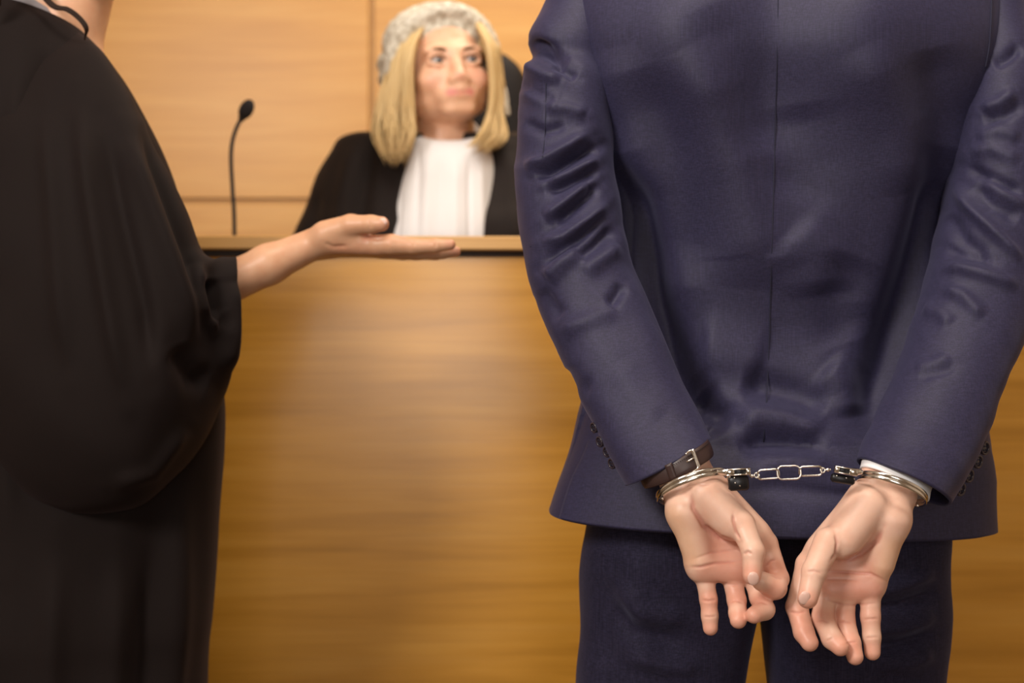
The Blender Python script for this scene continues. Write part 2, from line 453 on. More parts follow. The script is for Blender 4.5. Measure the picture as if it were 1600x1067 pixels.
for i in range(len(xs)-1):
    for j in range(2):
        g = .0065
        x0, x1, z0, z1 = xs[i]+g, xs[i+1]-g, zs[j]+(g if j else 0), zs[j+1]-(g if j == 0 else 0)
        o = mesh_obj('panel', *box((0, 0, 0), (x1-x0, .010, z1-z0), .0015), M['wall'], smooth=False)
        o.location = ((x0+x1)/2, WY+.015, (z0+z1)/2); o.parent = wb

# ------------------------------------------------------------------ judge's bench, seen from below its ledge
BY, BYAW = 2.20, math.radians(2.0)
bench = thing('judge_bench', 'long pale wooden bench with overhanging top ledge between robed figures', 'bench', (0, BY, 0))
bench.rotation_euler = (0, 0, BYAW)
def bpart(name, c, s, m, bev=.001, parent=bench):
    return mesh_local(name, box((0, 0, 0), s, bev), m, parent, c)
def mesh_local(name, vf, m, parent, loc):
    me = bpy.data.meshes.new(name); V, F = vf
    me.from_pydata(np.asarray(V).tolist(), [], F if isinstance(F, list) else F.tolist()); me.materials.append(m)
    o = bpy.data.objects.new(name, me); COL.objects.link(o); o.parent = parent; o.location = loc; return o
ZT = 1.2617
bpart('front_panel', (0, .012, .665), (4.6, .024, 1.13), M['bench'])
bpart('shadow_gap', (0, .020, 1.2355), (4.6, .024, .014), M['recess'])
bpart('top_ledge', (0, .040, ZT-.0105), (4.62, .110, .021), M['ledge'], .002)
bpart('plinth', (0, .030, .05), (4.56, .024, .10), M['recess'])
bpart('desktop', (0, .108, 1.12), (4.6, .165, .03), M['ledge'], .002)
bpart('end_panel', (-2.29, .108, .56), (.024, .16, 1.09), M['bench'])
bpart('end_panel', (2.29, .108, .56), (.024, .16, 1.09), M['bench'])
# dais under the judge's chair
dais = slab('floor_dais', (0, 3.06, .21), (5.2, .72, .42), M['carpet'])

# ------------------------------------------------------------------ microphone
MD = 2.305
mb = P(367, 361, MD)
mic = thing('gooseneck_microphone', 'thin black gooseneck microphone rising behind the wooden ledge', 'microphone', (mb[0], mb[1], 1.135))
zb = 1.135
mesh_obj('microphone_base', *join(tube([(mb[0], mb[1], zb), (mb[0], mb[1], zb+.022), (mb[0], mb[1], zb+.03)], [.036, .034, .020], 28)), M['blackplastic'], mic)
pth = catmull([(mb[0], mb[1], zb+.02), P(366, 345, MD), P(363.5, 300, MD), P(361, 250, MD), P(363, 222, MD), P(370, 199, MD), P(378, 184, MD)], 60)
mesh_obj('gooseneck', *tube(pth, .0034, 10), M['blackplastic'], mic)
R = Matrix.Rotation(math.radians(28), 3, 'Y')
mesh_obj('microphone_capsule', *ellipsoid(P(385, 171, MD), (.0115, .0115, .0175), 20, 14, R), M['foam'], mic)
mesh_obj('capsule_collar', *tube([P(376, 188, MD), P(381, 179, MD)], [.005, .0075], 14), M['blackplastic'], mic)

# ------------------------------------------------------------------ chair behind the judge
cp = P(760, 300, 2.93)
chair = thing('office_chair', 'black high-backed chair mostly hidden behind the bewigged judge', 'chair', (cp[0], cp[1], .42))
st = [(745, 78, 795, 90, 2.92, .025, .025), (708, 92, 812, 106, 2.92, .035, .035), (692, 130, 824, 134, 2.92, .04, .035), (686, 200, 832, 200, 2.92, .045, .035),
      (680, 320, 838, 320, 2.91, .045, .035), (676, 430, 842, 430, 2.9, .045, .035), (690, 455, 830, 455, 2.9, .03, .03)]
loft_obj('backrest', st, 60, 48, M['blackleather'], chair, 2.8, cap0=True, cap1=True)
cx, cy = cp[0], cp[1]
mesh_obj('seat', *box((cx, cy-.27, .93), (.48, .46, .09), .03), M['blackleather'], chair)
mesh_obj('armrest', *join(box((cx-.27, cy-.22, 1.10), (.05, .28, .03), .012), tube([(cx-.27, cy-.22, 1.09), (cx-.27, cy-.2, .93)], .015, 8)), M['blackplastic'], chair)
mesh_obj('armrest', *join(box((cx+.27, cy-.22, 1.10), (.05, .28, .03), .012), tube([(cx+.27, cy-.22, 1.09), (cx+.27, cy-.2, .93)], .015, 8)), M['blackplastic'], chair)
mesh_obj('column', *tube([(cx, cy-.2, .50), (cx, cy-.2, .90)], .025, 14), M['blackplastic'], chair)
for k in range(5):
    a = 2*PI*k/5+.3; e = (cx+.24*math.cos(a), cy-.2+.24*math.sin(a))
    mesh_obj('leg', *join(tube([(cx, cy-.2, .52), (e[0], e[1], .475)], [.02, .014], 8), ellipsoid((e[0], e[1], .445), (.022, .022, .025), 10, 8)), M['blackplastic'], chair)

# ------------------------------------------------------------------ head, shared by the figures (front = -Y, eyes at z = 0)
SK = (.66, .40, .275)
def head_mesh(h=.003, neck=True):
    f = Field((-.11, -.135, -.24), (.11, .14, .14), h)
    f.ell((0, .018, .034), (.073, .092, .082), k=.01)
    f.ell((0, -.026, -.040), (.059, .060, .078), k=.025)
    f.cap((-.012, -.070, -.100), (.012, -.070, -.100), .017, k=.022)
    for s in (-1, 1):
        f.ell((s*.037, -.055, -.034), (.026, .026, .024), k=.02)
        f.ell((s*.043, -.012, -.070), (.016, .030, .024), k=.03)
        f.ell((s*.028, -.074, .021), (.025, .010, .010), k=.02)
        f.ell((s*.031, -.094, .000), (.019, .0150, .012), k=.014, cut=True)
    f.cap((0, -.078, .012), (0, -.100, -.034), .0085, .0095, k=.016)
    f.ell((0, -.101, -.037), (.0100, .0085, .0085), k=.008)
    for s in (-1, 1):
        f.ell((s*.012, -.095, -.042), (.0078, .010, .0075), k=.006)
        f.cap((s*.0055, -.101, -.049), (s*.0055, -.097, -.045), .0020, k=.003, cut=True)
        # lids around the eyeball
        f.cap((s*.018, -.0795, .006), (s*.031, -.0845, .010), .0042, k=.006); f.cap((s*.031, -.0845, .010), (s*.045, -.0775, .005), .0042, k=.006)
        f.cap((s*.018, -.0785, -.006), (s*.031, -.0815, -.0105), .0040, k=.006); f.cap((s*.031, -.0815, -.0105), (s*.045, -.0755, -.004), .0040, k=.006)
        f.ell((s*.076, .012, -.012), (.007, .017, .030), R=Matrix.Rotation(-s*.25, 3, 'Z'), k=.006)
    f.ell((0, -.074, -.068), (.032, .022, .022), k=.018)
    f.cap((0, -.088, -.040), (0, -.088, -.056), .010, .010, k=.014)
    f.cap((-.018, -.088, -.0635), (0, -.0955, -.0610), .0045, .0055, k=.004); f.cap((0, -.0955, -.0610), (.018, -.088, -.0635), .0055, .0045, k=.004)
    f.cap((-.015, -.087, -.0725), (.015, -.087, -.0725), .0060, k=.005); f.cap((-.006, -.091, -.0725), (.006, -.091, -.0725), .0062, k=.005)
    f.cap((-.022, -.089, -.067), (.022, -.089, -.067), .0011, k=.002, cut=True)
    if neck: f.cap((0, .034, -.08), (0, .040, -.225), .049, .054, k=.018)
    V, Q = f.mesh(2)
    lip = (.56, .20, .17); red = (.66, .33, .25)
    T = [((-.038, -.075, -.035), (-.036, -.075, -.035), .028, red, .55), ((.038, -.075, -.035), (.036, -.075, -.035), .028, red, .55),
         ((0, -.11, -.038), (0, -.105, -.036), .016, red, .5),
         ((-.030, -.088, .004), (-.026, -.088, .003), .021, (.42, .23, .16), .55), ((.030, -.088, .004), (.026, -.088, .003), .021, (.42, .23, .16), .55),
         ((-.017, -.092, -.067), (.017, -.092, -.067), .0125, lip, 1.0)]
    return V, Q, tint(V, SK, T)
HV, HQ, HC = head_mesh()
def xf(V, R, s, c): return (np.asarray(V)*s) @ np.array(R).T + np.array(c)

# ------------------------------------------------------------------ the judge
JD = 2.50
judge = thing('person', 'blond person in grey curled wig and white bib seated behind the bench', 'person', (P(700, 0, JD)[0], 2.6, .42))
JR = Euler((math.radians(-5), math.radians(-5), math.radians(18)), 'XYZ').to_matrix()
JS = .95; JC = P(693, 112, JD)
HJ = HV*np.array((1.06, 1.0, .93)); HJ[:, 2] = np.where(HJ[:, 2] < -.07, -.07+(HJ[:, 2]+.07)*.78, HJ[:, 2]); hv = xf(HJ, JR, JS, JC)
bf = Field((P(690, 0, JD)[0]-.24, 2.42, .80), (P(690, 0, JD)[0]+.24, 2.72, 1.60), .012)
bx_ = P(695, 0, JD)[0]
bf.ell((bx_, 2.60, 1.22), (.15, .09, .26), k=.05); bf.cap((bx_-.14, 2.60, 1.38), (bx_+.14, 2.60, 1.38), .05, k=.06)
bf.cap((bx_, 2.56, 1.38), (bx_, 2.54, 1.49), .05, k=.04); bf.ell((bx_, 2.6, .98), (.15, .10, .12), k=.05)
bv, bq = bf.mesh(2)
V, F = join((hv, HQ), (bv, bq))
mesh_obj('body', V, F, M['skin'], judge, cols=np.vstack([HC, np.tile(SK, (len(bv), 1))])*np.array((1.2, 1.2, 1.15)))
for s in (-1, 1):
    ec = np.array((s*.0315, -.0715, 0)); e = xf([ec], JR, JS, JC)[0]
    ev, ef = ellipsoid((0, 0, 0), (.0128*JS,)*3, 20, 14)
    eb = mesh_obj('eyeball', ev+e, ef, M['eye'], judge)
    gd = np.array(Euler((math.radians(8), 0, math.radians(27)), 'XYZ').to_matrix()) @ np.array((0, -1, 0.))
    Rg = Vector(gd).to_track_quat('Z', 'Y').to_matrix()
    mesh_obj('iris', *ellipsoid(e+gd*.0108*JS, (.0062*JS, .0062*JS, .0030*JS), 18, 8, Rg), M['iris'], eb)
    mesh_obj('pupil', *ellipsoid(e+gd*.0130*JS, (.0028*JS, .0028*JS, .0012*JS), 12, 6, Rg), M['pupil'], eb)
    br = xf(catmull([(s*.016, -.0865, .0175), (s*.027, -.0880, .0200), (s*.041, -.0800, .0200), (s*.051, -.068, .014)], 16), JR, JS, JC)
    mesh_obj('eyebrow', *tube(br, np.r_[np.linspace(.0018, .0030, 6), np.linspace(.0030, .0010, 10)]*JS, 8), M['brow'], judge)
    la = xf(catmull([(s*.017, -.0835, .002), (s*.025, -.0885, .0065), (s*.037, -.0870, .0068), (s*.047, -.079, .0022)], 14), JR, JS, JC)
    mesh_obj('eyelash', *tube(la, .0011*JS, 6), M['brow'], judge)
# robe
st = [(610, 205, 775, 205, 2.57, .05, .08, 0, 10), (560, 206, 845, 208, 2.58, .085, .10, 0, 12), (530, 216, 872, 220, 2.59, .10, .12, 0, 8), (516, 240, 886, 246, 2.59, .11, .12), (498, 275, 900, 280, 2.59, .125, .13),
      (478, 325, 918, 325, 2.58, .14, .13), (460, 362, 938, 362, 2.57, .15, .13), (436, 430, 960, 430, 2.57, .15, .13), (430, 560, 965, 560, 2.57, .15, .14), (470, 760, 940, 760, 2.60, .14, .14), (480, 1010, 930, 1010, 2.6, .13, .14)]
L_ = [(.012, 14, [(560, 215), (540, 300), (520, 400)]), (-.010, 10, [(585, 215), (570, 300), (555, 400)]), (.010, 12, [(600, 220), (590, 300), (580, 400)]),
      (.010, 12, [(795, 225), (800, 300), (805, 400)]), (-.008, 8, [(500, 290), (490, 330), (480, 400)])]
loft_obj('robe', st, 110, 120, M['judge_robe'], judge, 2.3, L_, noise=.002, nfreq=18)
# white bib with pleats
st = [(652, 196, 741, 200, 2.55, .060, .05, 0, 28), (649, 206, 752, 208, 2.54, .085, .05, 0, 24), (644, 226, 768, 228, 2.53, .095, .04, 0, 14), (634, 262, 776, 262, 2.52, .10, .04), (620, 305, 776, 305, 2.51, .10, .04), (606, 350, 775, 350, 2.50, .10, .04),
      (598, 385, 774, 385, 2.50, .10, .04), (596, 425, 774, 425, 2.51, .09, .04)]
L_ = [(-.005, 4, [(655, 215), (652, 300), (648, 420)]), (.004, 6, [(672, 225), (668, 300), (664, 420)]), (-.004, 4, [(690, 230), (688, 300), (686, 420)]),
      (.004, 8, [(712, 235), (712, 320), (712, 420)]), (-.006, 4, [(733, 240), (734, 320), (735, 420)]), (.004, 6, [(750, 240), (752, 320), (753, 420)]), (-.003, 3, [(630, 290), (624, 340), (620, 420)])]
loft_obj('bib', st, 90, 160, M['white'], judge, 2.5, L_)
# collar wings
def patch(pts, th):
    """thick curved patch from a grid of points"""
    G = np.array(pts, float); a, b = G.shape[:2]
    du = np.gradient(G, axis=0); dv = np.gradient(G, axis=1); N = np.cross(du, dv); N /= np.linalg.norm(N, axis=2)[..., None]+1e-12
    A = (G+N*th/2).reshape(-1, 3); B = (G-N*th/2).reshape(-1, 3); n = a*b; F = []
    for i in range(a-1):
        for j in range(b-1):
            q = [i*b+j, i*b+j+1, (i+1)*b+j+1, (i+1)*b+j]; F.append(q[::-1]); F.append([k+n for k in q])
    per = [(0, j) for j in range(b)]+[(i, b-1) for i in range(1, a)]+[(a-1, j) for j in range(b-2, -1, -1)]+[(i, 0) for i in range(a-2, 0, -1)]
    for k in range(len(per)):
        p, q = per[k], per[(k+1) % len(per)]; p = p[0]*b+p[1]; q = q[0]*b+q[1]; F.append([p, q, q+n, p+n])
    return np.vstack([A, B]), F
# hair: soft volume under many tapering locks
def hairlocks(guideA, guideB, n, rad, depth, jit, seg=6, steps=26):
    ms = []
    A = catmull(guideA, steps); B = catmull(guideB, steps)
    for i in range(n):
        u = random.random(); d = random.uniform(-depth, depth)
        pth = A*(1-u)+B*u; pth = pth.copy(); pth[:, 1] += d*np.linspace(.6, 1.2, steps)
        ph = random.uniform(0, 6.3); t = np.linspace(0, 1, steps)
        pth[:, 0] += jit*np.sin(t*5+ph)*t; pth[:, 2] += .4*jit*np.cos(t*4+ph)*t
        L = random.uniform(.78, 1.0); k = int(steps*L); rr = rad*random.uniform(.5, 1.1)*np.clip(1.15*(1-np.linspace(0, 1, k)**3), .10, 1)
        ms.append(tube(pth[:k], rr, seg))
    return ms
lA = [P(632, 50, 2.50), P(612, 80, 2.50), P(604, 130, 2.49), P(590, 185, 2.48), P(592, 222, 2.46), P(617, 264, 2.43)]
lB = [P(664, 44, 2.46), P(648, 72, 2.42), P(641, 120, 2.41), P(645, 180, 2.42), P(645, 212, 2.41), P(627, 266, 2.40)]
rA = [P(745, 40, 2.46), P(762, 75, 2.42), P(768, 130, 2.43), P(764, 180, 2.44), P(748, 215, 2.42), P(722, 236, 2.39)]
rB = [P(755, 38, 2.50), P(776, 80, 2.50), P(783, 130, 2.52), P(782, 180, 2.51), P(788, 215, 2.48), P(762, 246, 2.41)]
hp = hairlocks(lA, lB, 260, .0032, .03, .010)+hairlocks(rA, rB, 190, .0032, .025, .009)
hair = mesh_obj('hair', *join(*hp), M['blond'], judge)
hf = Field((JC[0]-.2, 2.36, 1.30), (JC[0]+.2, 2.72, 1.75), .006)
def cp_(g, r, k=.02):
    for i in range(len(g)-1): hf.cap(g[i], g[i+1], r, k=k)
cp_([(a+b)/2+np.array((0, .02, 0)) for a, b in zip(lA, lB)][:-1], .021); cp_([(a+b)/2+np.array((0, .02, 0)) for a, b in zip(rA, rB)][:-1], .012)
hf.ell(xf([(0, .035, .03)], JR, JS, JC)[0], (.086, .082, .085), k=.02)
mesh_obj('hair_volume', *hf.mesh(2), M['blond2'], hair)
# wig: frizzed crown, band and rolled side curls
wf = Field((JC[0]-.2, 2.34, 1.46), (JC[0]+.2, 2.76, 1.80), .0045)
WC_ = JC+np.array((.0, 0, .004)); WS = JS*1.10
wf.ell(xf([(0, .030, .052)], JR, WS, WC_)[0], (.092*WS, .088*WS, .068*WS), R=JR, k=.01)
for t in np.linspace(-1, 1, 17):
    a = t*1.62; p = (math.sin(a)*.086, -.050+.052*abs(t)**1.5, .004+math.cos(a)*.082)
    wf.ell(xf([p], JR, WS, WC_)[0], (.019, .020, .015), k=.010)
for s in (-1, 1):
    for r_ in range(3):
        for c_ in range(2):
            a = xf([(s*.088, .000+c_*.045, .030-r_*.024)], JR, WS, WC_)[0]; b = xf([(s*.084, .034+c_*.045, .028-r_*.024)], JR, WS, WC_)[0]
            wf.cap(a, b, .0125, k=.006)
wf.cap(P(786, 140, 2.56), P(788, 176, 2.56), .008, .010, k=.004)
wv, wq = wf.mesh(1); wn = vnormals(wv, wq)
nz = np.sin(wv[:, 0]*420+3*np.sin(wv[:, 2]*190))*np.sin(wv[:, 2]*380+2*np.sin(wv[:, 1]*210))
mesh_obj('wig', wv+wn*(nz*.0016)[:, None], wq, M['wig'], judge)

# ------------------------------------------------------------------ robed figure at the left
advocate = thing('person', 'person in loose black robe and grey collar holding out an open palm', 'person', (P(20, 0, 1.77)[0], 1.77, 0))
rl = [(.010, 16, [(35, 30), (20, 250), (15, 500), (10, 900)]), (-.012, 16, [(75, 45), (70, 250), (60, 500)]), (.010, 14, [(-20, 60), (-40, 300), (-40, 900)]), (.010, 14, [(110, 60), (115, 160), (150, 260)]),
      (.012, 20, [(290, 700), (280, 850), (270, 1067), (260, 1500)]), (-.012, 16, [(240, 800), (232, 950), (220, 1500)]), (.012, 20, [(190, 820), (180, 1000), (165, 1500)]), (.012, 20, [(90, 820), (80, 1000), (70, 1500)])]
st = [(-70, 22, 150, 74, 1.77, .055, .06, 0, -34), (-120, 45, 168, 90, 1.77, .075, .08, 0, -30), (-190, 90, 198, 130, 1.77, .10, .10, 0, -18), (-240, 150, 226, 184, 1.77, .115, .12, 0, -6), (-265, 230, 252, 245, 1.77, .12, .13),
      (-280, 330, 280, 330, 1.77, .12, .13), (-290, 450, 305, 450, 1.77, .12, .14), (-295, 600, 345, 600, 1.77, .125, .15), (-295, 700, 349, 700, 1.77, .13, .15), (-295, 830, 338, 830, 1.77, .14, .16),
      (-300, 960, 327, 960, 1.77, .15, .17), (-305, 1067, 319, 1067, 1.77, .15, .17), (-315, 1400, 322, 1400, 1.77, .17, .18), (-330, 1840, 330, 1840, 1.77, .19, .2)]
gown, _, _ = loft_obj('robe', st, 200, 200, M['robe'], advocate, 2.2, rl, noise=.0025, nfreq=13)
sl = [(.012, 14, [(190, 190), (240, 330), (290, 470), (310, 560)]), (-.012, 12, [(215, 170), (262, 300), (296, 400), (325, 505)]), (.014, 10, [(305, 400), (317, 480), (335, 515), (350, 518)]),
      (-.014, 12, [(330, 430), (335, 490), (345, 500)]), (.012, 14, [(120, 130), (140, 300), (170, 480), (200, 640)]), (-.012, 14, [(160, 180), (190, 330), (225, 480), (240, 600)]),
      (.008, 14, [(70, 150), (85, 350), (110, 600)]), (.010, 14, [(365, 430), (370, 500), (350, 590)]), (.006, 12, [(160, 760), (240, 740), (300, 660)]), (-.012, 18, [(270, 540), (300, 590), (335, 600)])]
st = [(122, 50, -75, 130, 1.73, .02, .05), (158, 80, -90, 330, 1.71, .06, .07), (201, 146, -70, 560, 1.69, .08, .09), (244, 226, 10, 740, 1.67, .085, .09), (288, 322, 110, 800, 1.66, .085, .09), (312, 385, 205, 795, 1.66, .08, .09),
      (332, 402, 268, 752, 1.67, .07, .08), (350, 400, 318, 690, 1.69, .06, .065), (366, 404, 356, 612, 1.71, .045, .05, 20, -20)]
loft_obj('sleeve', st, 150, 160, M['robe'], gown, 2.2, sl, solid=.003, noise=.0015, nfreq=20)
st = [(-60, 40, 143, 86, 1.77, .050, .05, 0, -34), (-56, 10, 128, 62, 1.77, .050, .05, 0, -26), (-50, -42, 108, 36, 1.77, .046, .05, 0, -14)]
loft_obj('collar', st, 14, 90, M['grey'], advocate, 2.0, solid=.004)
# body: head, neck, torso, arm and hand in one field pair
WR = Euler((0, 0, math.radians(78)), 'XYZ').to_matrix(); WC = P(100, -172, 1.77)
f = Field((-.90, 1.60, .85), (-.28, 1.95, 1.58), .010)
f.cap(P(132, -60, 1.78), P(92, 80, 1.78), .045, .050, k=.02)
f.cap(P(-120, 170, 1.79), P(95, 170, 1.79), .045, k=.04); f.ell(P(20, 330, 1.79), (.14, .085, .22), k=.05); f.ell(P(20, 560, 1.79), (.15, .09, .14), k=.05)
f.cap(P(140, 150, 1.77), P(240, 440, 1.75), .045, .035, k=.03); f.cap(P(240, 440, 1.75), P(355, 450, 1.785), .034, .024, k=.02)
av, aq = f.mesh(2)
A = lambda x, y, d: P(x, y, d)
f = Field((-.435, 1.735, 1.12), (-.065, 1.885, 1.28), .0013)
f.cap(A(330, 455, 1.785), A(420, 413, 1.79), .0270, .0243, k=.01); f.cap(A(420, 413, 1.79), A(502, 376, 1.80), .0243, .0190, k=.01); f.cap(A(495, 380, 1.815), A(510, 378, 1.815), .0175, k=.012)
f.cap(A(502, 378, 1.79), A(592, 384, 1.780), .0155, .0125, k=.012); f.cap(A(505, 383, 1.81), A(600, 389, 1.80), .015, .0115, k=.012)
f.cap(A(505, 383, 1.83), A(598, 390, 1.82), .015, .011, k=.012); f.cap(A(505, 384, 1.845), A(588, 390, 1.84), .014, .010, k=.012)
f.cap(A(510, 366, 1.785), A(548, 353, 1.775), .0175, .0145, k=.010); f.cap(A(525, 372, 1.79), A(560, 370, 1.785), .014, .010, k=.012)
f.chain([A(548, 352, 1.773), A(580, 350.5, 1.765), A(596, 350, 1.76)], [.0132, .0112, .0095], k=.004)
f.chain([A(590, 383, 1.778), A(612, 382, 1.774), A(645, 385, 1.770), A(680, 384, 1.768), A(704, 382, 1.768)], [.013, .0128, .0098, .0085, .0066], k=.003)
f.chain([A(600, 390, 1.80), A(655, 393, 1.794), A(690, 394, 1.792), A(712, 393, 1.791)], [.0112, .0098, .0085, .0068], k=.003)
f.chain([A(598, 391, 1.822), A(650, 395, 1.818), A(680, 396, 1.816), A(700, 395, 1.815)], [.011, .0092, .0082, .0065], k=.003)
f.chain([A(588, 391, 1.842), A(630, 396, 1.840), A(655, 396, 1.840), A(672, 395, 1.840)], [.010, .0085, .0075, .006], k=.003)
wv, wq = f.mesh(2); wn = vnormals(wv, wq)
cr = [(-.0016, 3, [(505, 378), (520, 386), (545, 384)]), (-.0012, 2, [(560, 368), (590, 374), (604, 372)]), (-.0009, 1.6, [(579, 342), (580, 358)]), (-.0008, 1.6, [(645, 374), (648, 385)]), (-.0008, 1.5, [(680, 376), (682, 388)])]
wv = wv+wn*(folds(wv, cr)*np.clip(-wn[:, 1]*2, 0, 1))[:, None]
AS = (.60, .335, .20); AR = (.62, .27, .18)
T = [(A(598, 350, 1.76), A(604, 350, 1.76), .014, AR, .8), (A(700, 382, 1.768), A(712, 381, 1.768), .010, AR, .7), (A(708, 393, 1.79), A(718, 393, 1.79), .010, AR, .7), (A(575, 372, 1.775), A(595, 372, 1.775), .012, AR, .5),
     (A(530, 385, 1.78), A(600, 390, 1.78), .018, (.50, .22, .13), .5)]
V, F = join((xf(HV, WR, 1.0, WC), HQ), (av, aq), (wv, wq))
mesh_obj('body', V, F, M['skin'], advocate, cols=np.vstack([HC, np.tile(AS, (len(av), 1)), tint(wv, AS, T)]))
mesh_obj('fingernail', *ellipsoid(A(597.5, 347, 1.7535), (.0065, .0022, .0050), 16, 10), M['nail'], advocate)
# dark hair gathered behind, one loose lock curling on the neck
hf = Field((WC[0]-.2, 1.58, 1.45), (WC[0]+.2, 1.95, 1.84), .007)
hf.ell(xf([(0, .035, .038)], WR, 1, WC)[0], (.094, .088, .090), k=.02); hf.ell(xf([(0, .10, -.03)], WR, 1, WC)[0], (.045, .05, .05), k=.02)
lock = [tube(catmull([P(40, -40, 1.70), P(78, 8, 1.695), P(103, 16, 1.69), P(122, 30, 1.69), P(133, 46, 1.69), P(132.5-o, 62, 1.70)], 40)+np.array((o*.0008, 0, o*.0005)), np.linspace(.0022, .0009, 40), 8) for o in (0, 2, 4)]
side = [tube([P(-6-i*4, -60, 1.66), P(-3-i*4, -20, 1.66), P(0-i*4, 9+3*i, 1.665)], [.004, .004, .001], 8) for i in range(5)]
mesh_obj('hair', *join(hf.mesh(2), *lock, *side), M['darkhair'], advocate)
for s, x in ((-1, -60), (1, 110)):
    c = P(x, 0, 1.77)[0]
    mesh_obj('shoe', *join(ellipsoid((c, 1.80, .055), (.042, .12, .05), 18, 12), box((c, 1.80, .012), (.075, .23, .024), .01)), M['shoe'], advocate)

# ------------------------------------------------------------------ man in the navy suit, seen from behind
man = thing('person', 'person in navy suit seen from behind with wrists cuffed together', 'person', (P(1200, 0, 1.62)[0], 1.62, 0))
jl = [  # back of the jacket: (height m, width px, line)
    (.016, 55, [(1060, 50), (1110, 150), (1160, 280), (1185, 400), (1180, 480)]), (-.009, 46, [(1105, 0), (1165, 120), (1200, 260)]), (-.014, 50, [(1000, 80), (1040, 220), (1060, 380), (1050, 470)]),
    (.007, 40, [(950, 60), (985, 200), (1005, 330)]), (-.008, 50, [(1250, 150), (1270, 250), (1240, 330)]), (.009, 42, [(1330, 60), (1400, 200), (1420, 320)]), (-.010, 38, [(1450, 60), (1475, 180), (1470, 300)]),
    (.011, 46, [(1230, 350), (1280, 400), (1290, 470)]), (-.009, 42, [(1340, 390), (1310, 470), (1335, 540)]), (.010, 42, [(1080, 530), (1150, 545), (1210, 560)]),
    (-.017, 26, [(1150, 590), (1200, 600), (1250, 615), (1305, 645)]), (.013, 26, [(1140, 660), (1190, 640), (1240, 645), (1300, 672)]), (-.014, 20, [(1085, 600), (1110, 635), (1150, 652)]), (.009, 18, [(1085, 645), (1112, 662)]),
    (-.018, 19, [(1145, 705), (1190, 690), (1240, 692), (1300, 708)]), (.010, 20, [(1160, 728), (1230, 718), (1300, 726)]), (.012, 32, [(1290, 560), (1335, 600), (1345, 650)]), (-.006, 14, [(1130, 765), (1200, 762), (1300, 772), (1400, 790)]),
    (-.040, 42, [(950, 210), (980, 350), (1005, 470), (1050, 590), (1100, 670), (1120, 720)]), (-.040, 46, [(1515, 200), (1480, 330), (1445, 450), (1405, 570), (1350, 680), (1335, 720)])]
def back_shape(G):
    px, py = proj(G.reshape(-1, 3)); px = px.reshape(G.shape[:2]); py = py.reshape(G.shape[:2])
    near = (G[..., 1] < 1.60)
    g = lambda x, y, sx, sy: np.exp(-((px-x)/sx)**2-((py-y)/sy)**2)
    h = .020*g(1070, 40, 90, 150)+.020*g(1350, 40, 90, 150)-.012*g(1210, 120, 50, 260)-.024*g(1205, 560, 260, 110)+.016*g(1100, 830, 120, 110)+.016*g(1310, 830, 120, 110)
    return h*near
st = [(975, -110, 1450, -110, 1.64, .05, .06, 0, 10), (925, -85, 1510, -85, 1.635, .08, .09, 0, 10), (893, -40, 1552, -40, 1.63, .10, .12), (890, 30, 1558, 30, 1.62, .115, .12), (898, 100, 1552, 100, 1.62, .125, .13), (915, 200, 1535, 200, 1.625, .115, .13), (935, 300, 1510, 300, 1.63, .11, .13), (945, 400, 1495, 400, 1.635, .105, .13),
      (942, 500, 1495, 500, 1.635, .105, .13), (930, 570, 1512, 570, 1.63, .11, .13), (908, 630, 1532, 630, 1.625, .115, .13), (890, 700, 1540, 705, 1.62, .125, .13), (870, 760, 1540, 770, 1.62, .13, .13), (858, 798, 1542, 820, 1.62, .135, .13, 0, 8)]
jacket, JG, JN = loft_obj('jacket', st, 420, 420, M['suit'], man, 2.5, jl, solid=.0028, near_only=True, extra=back_shape, noise=.0006, nfreq=18)
# back vent flap: the overlapping rear panel between the two side vents
nr, ns = JG.shape[:2]
sub = JG[int(nr*.80):, int(ns*.055):int(ns*.445)]; sn_ = JN[int(nr*.80):, int(ns*.055):int(ns*.445)]
tt = np.linspace(0, 1, sub.shape[0])[:, None, None]
sub = sub+sn_*(-.003+.0075*np.minimum(tt*2.2, 1))
o_ = mesh_obj('vent_flap', *patch(sub[::2, ::2], .0022), M['suit'], jacket)
def drape(pts, G, off):
    g = G.reshape(-1, 3); px, py = proj(g); keep = g[:, 1] < 1.62; g = g[keep]; px = px[keep]; py = py[keep]; out = []
    for x, y in catmull(pts, 50):
        i = np.argmin((px-x)**2+(py-y)**2); d = g[i, 1]-off; out.append(P(x, y, d))
    return np.array(out)
def smooth_path(p, it=3):
    for _ in range(it): p[1:-1] = (p[:-2]+2*p[1:-1]+p[2:])/4
    return p
mesh_obj('back_seam', *tube(smooth_path(drape([(1216, -60), (1215, 60), (1211, 200), (1207, 350), (1203, 480), (1199, 600), (1193, 690)], JG, .0006)), .0007, 6), M['seam'], jacket)
for sp in ([(896, -40), (897, 20), (902, 70), (908, 110)], [(1550, -40), (1549, 20), (1546, 70), (1540, 105)]):
    mesh_obj('armhole_seam', *tube(smooth_path(drape(sp, JG, .0012), 8), .0009, 6), M['seam'], jacket)
# shirt collar / jacket collar above the frame
loft_obj('shirt_collar', [(1140, -135, 1290, -135, 1.63, .055, .065), (1145, -175, 1285, -175, 1.63, .052, .06)], 8, 60, M['white'], man, 2.0, solid=.003)
loft_obj('jacket_collar', [(1110, -98, 1320, -98, 1.63, .065, .07), (1135, -155, 1295, -155, 1.63, .060, .065)], 8, 60, M['suit'], jacket, 2.0, solid=.004)

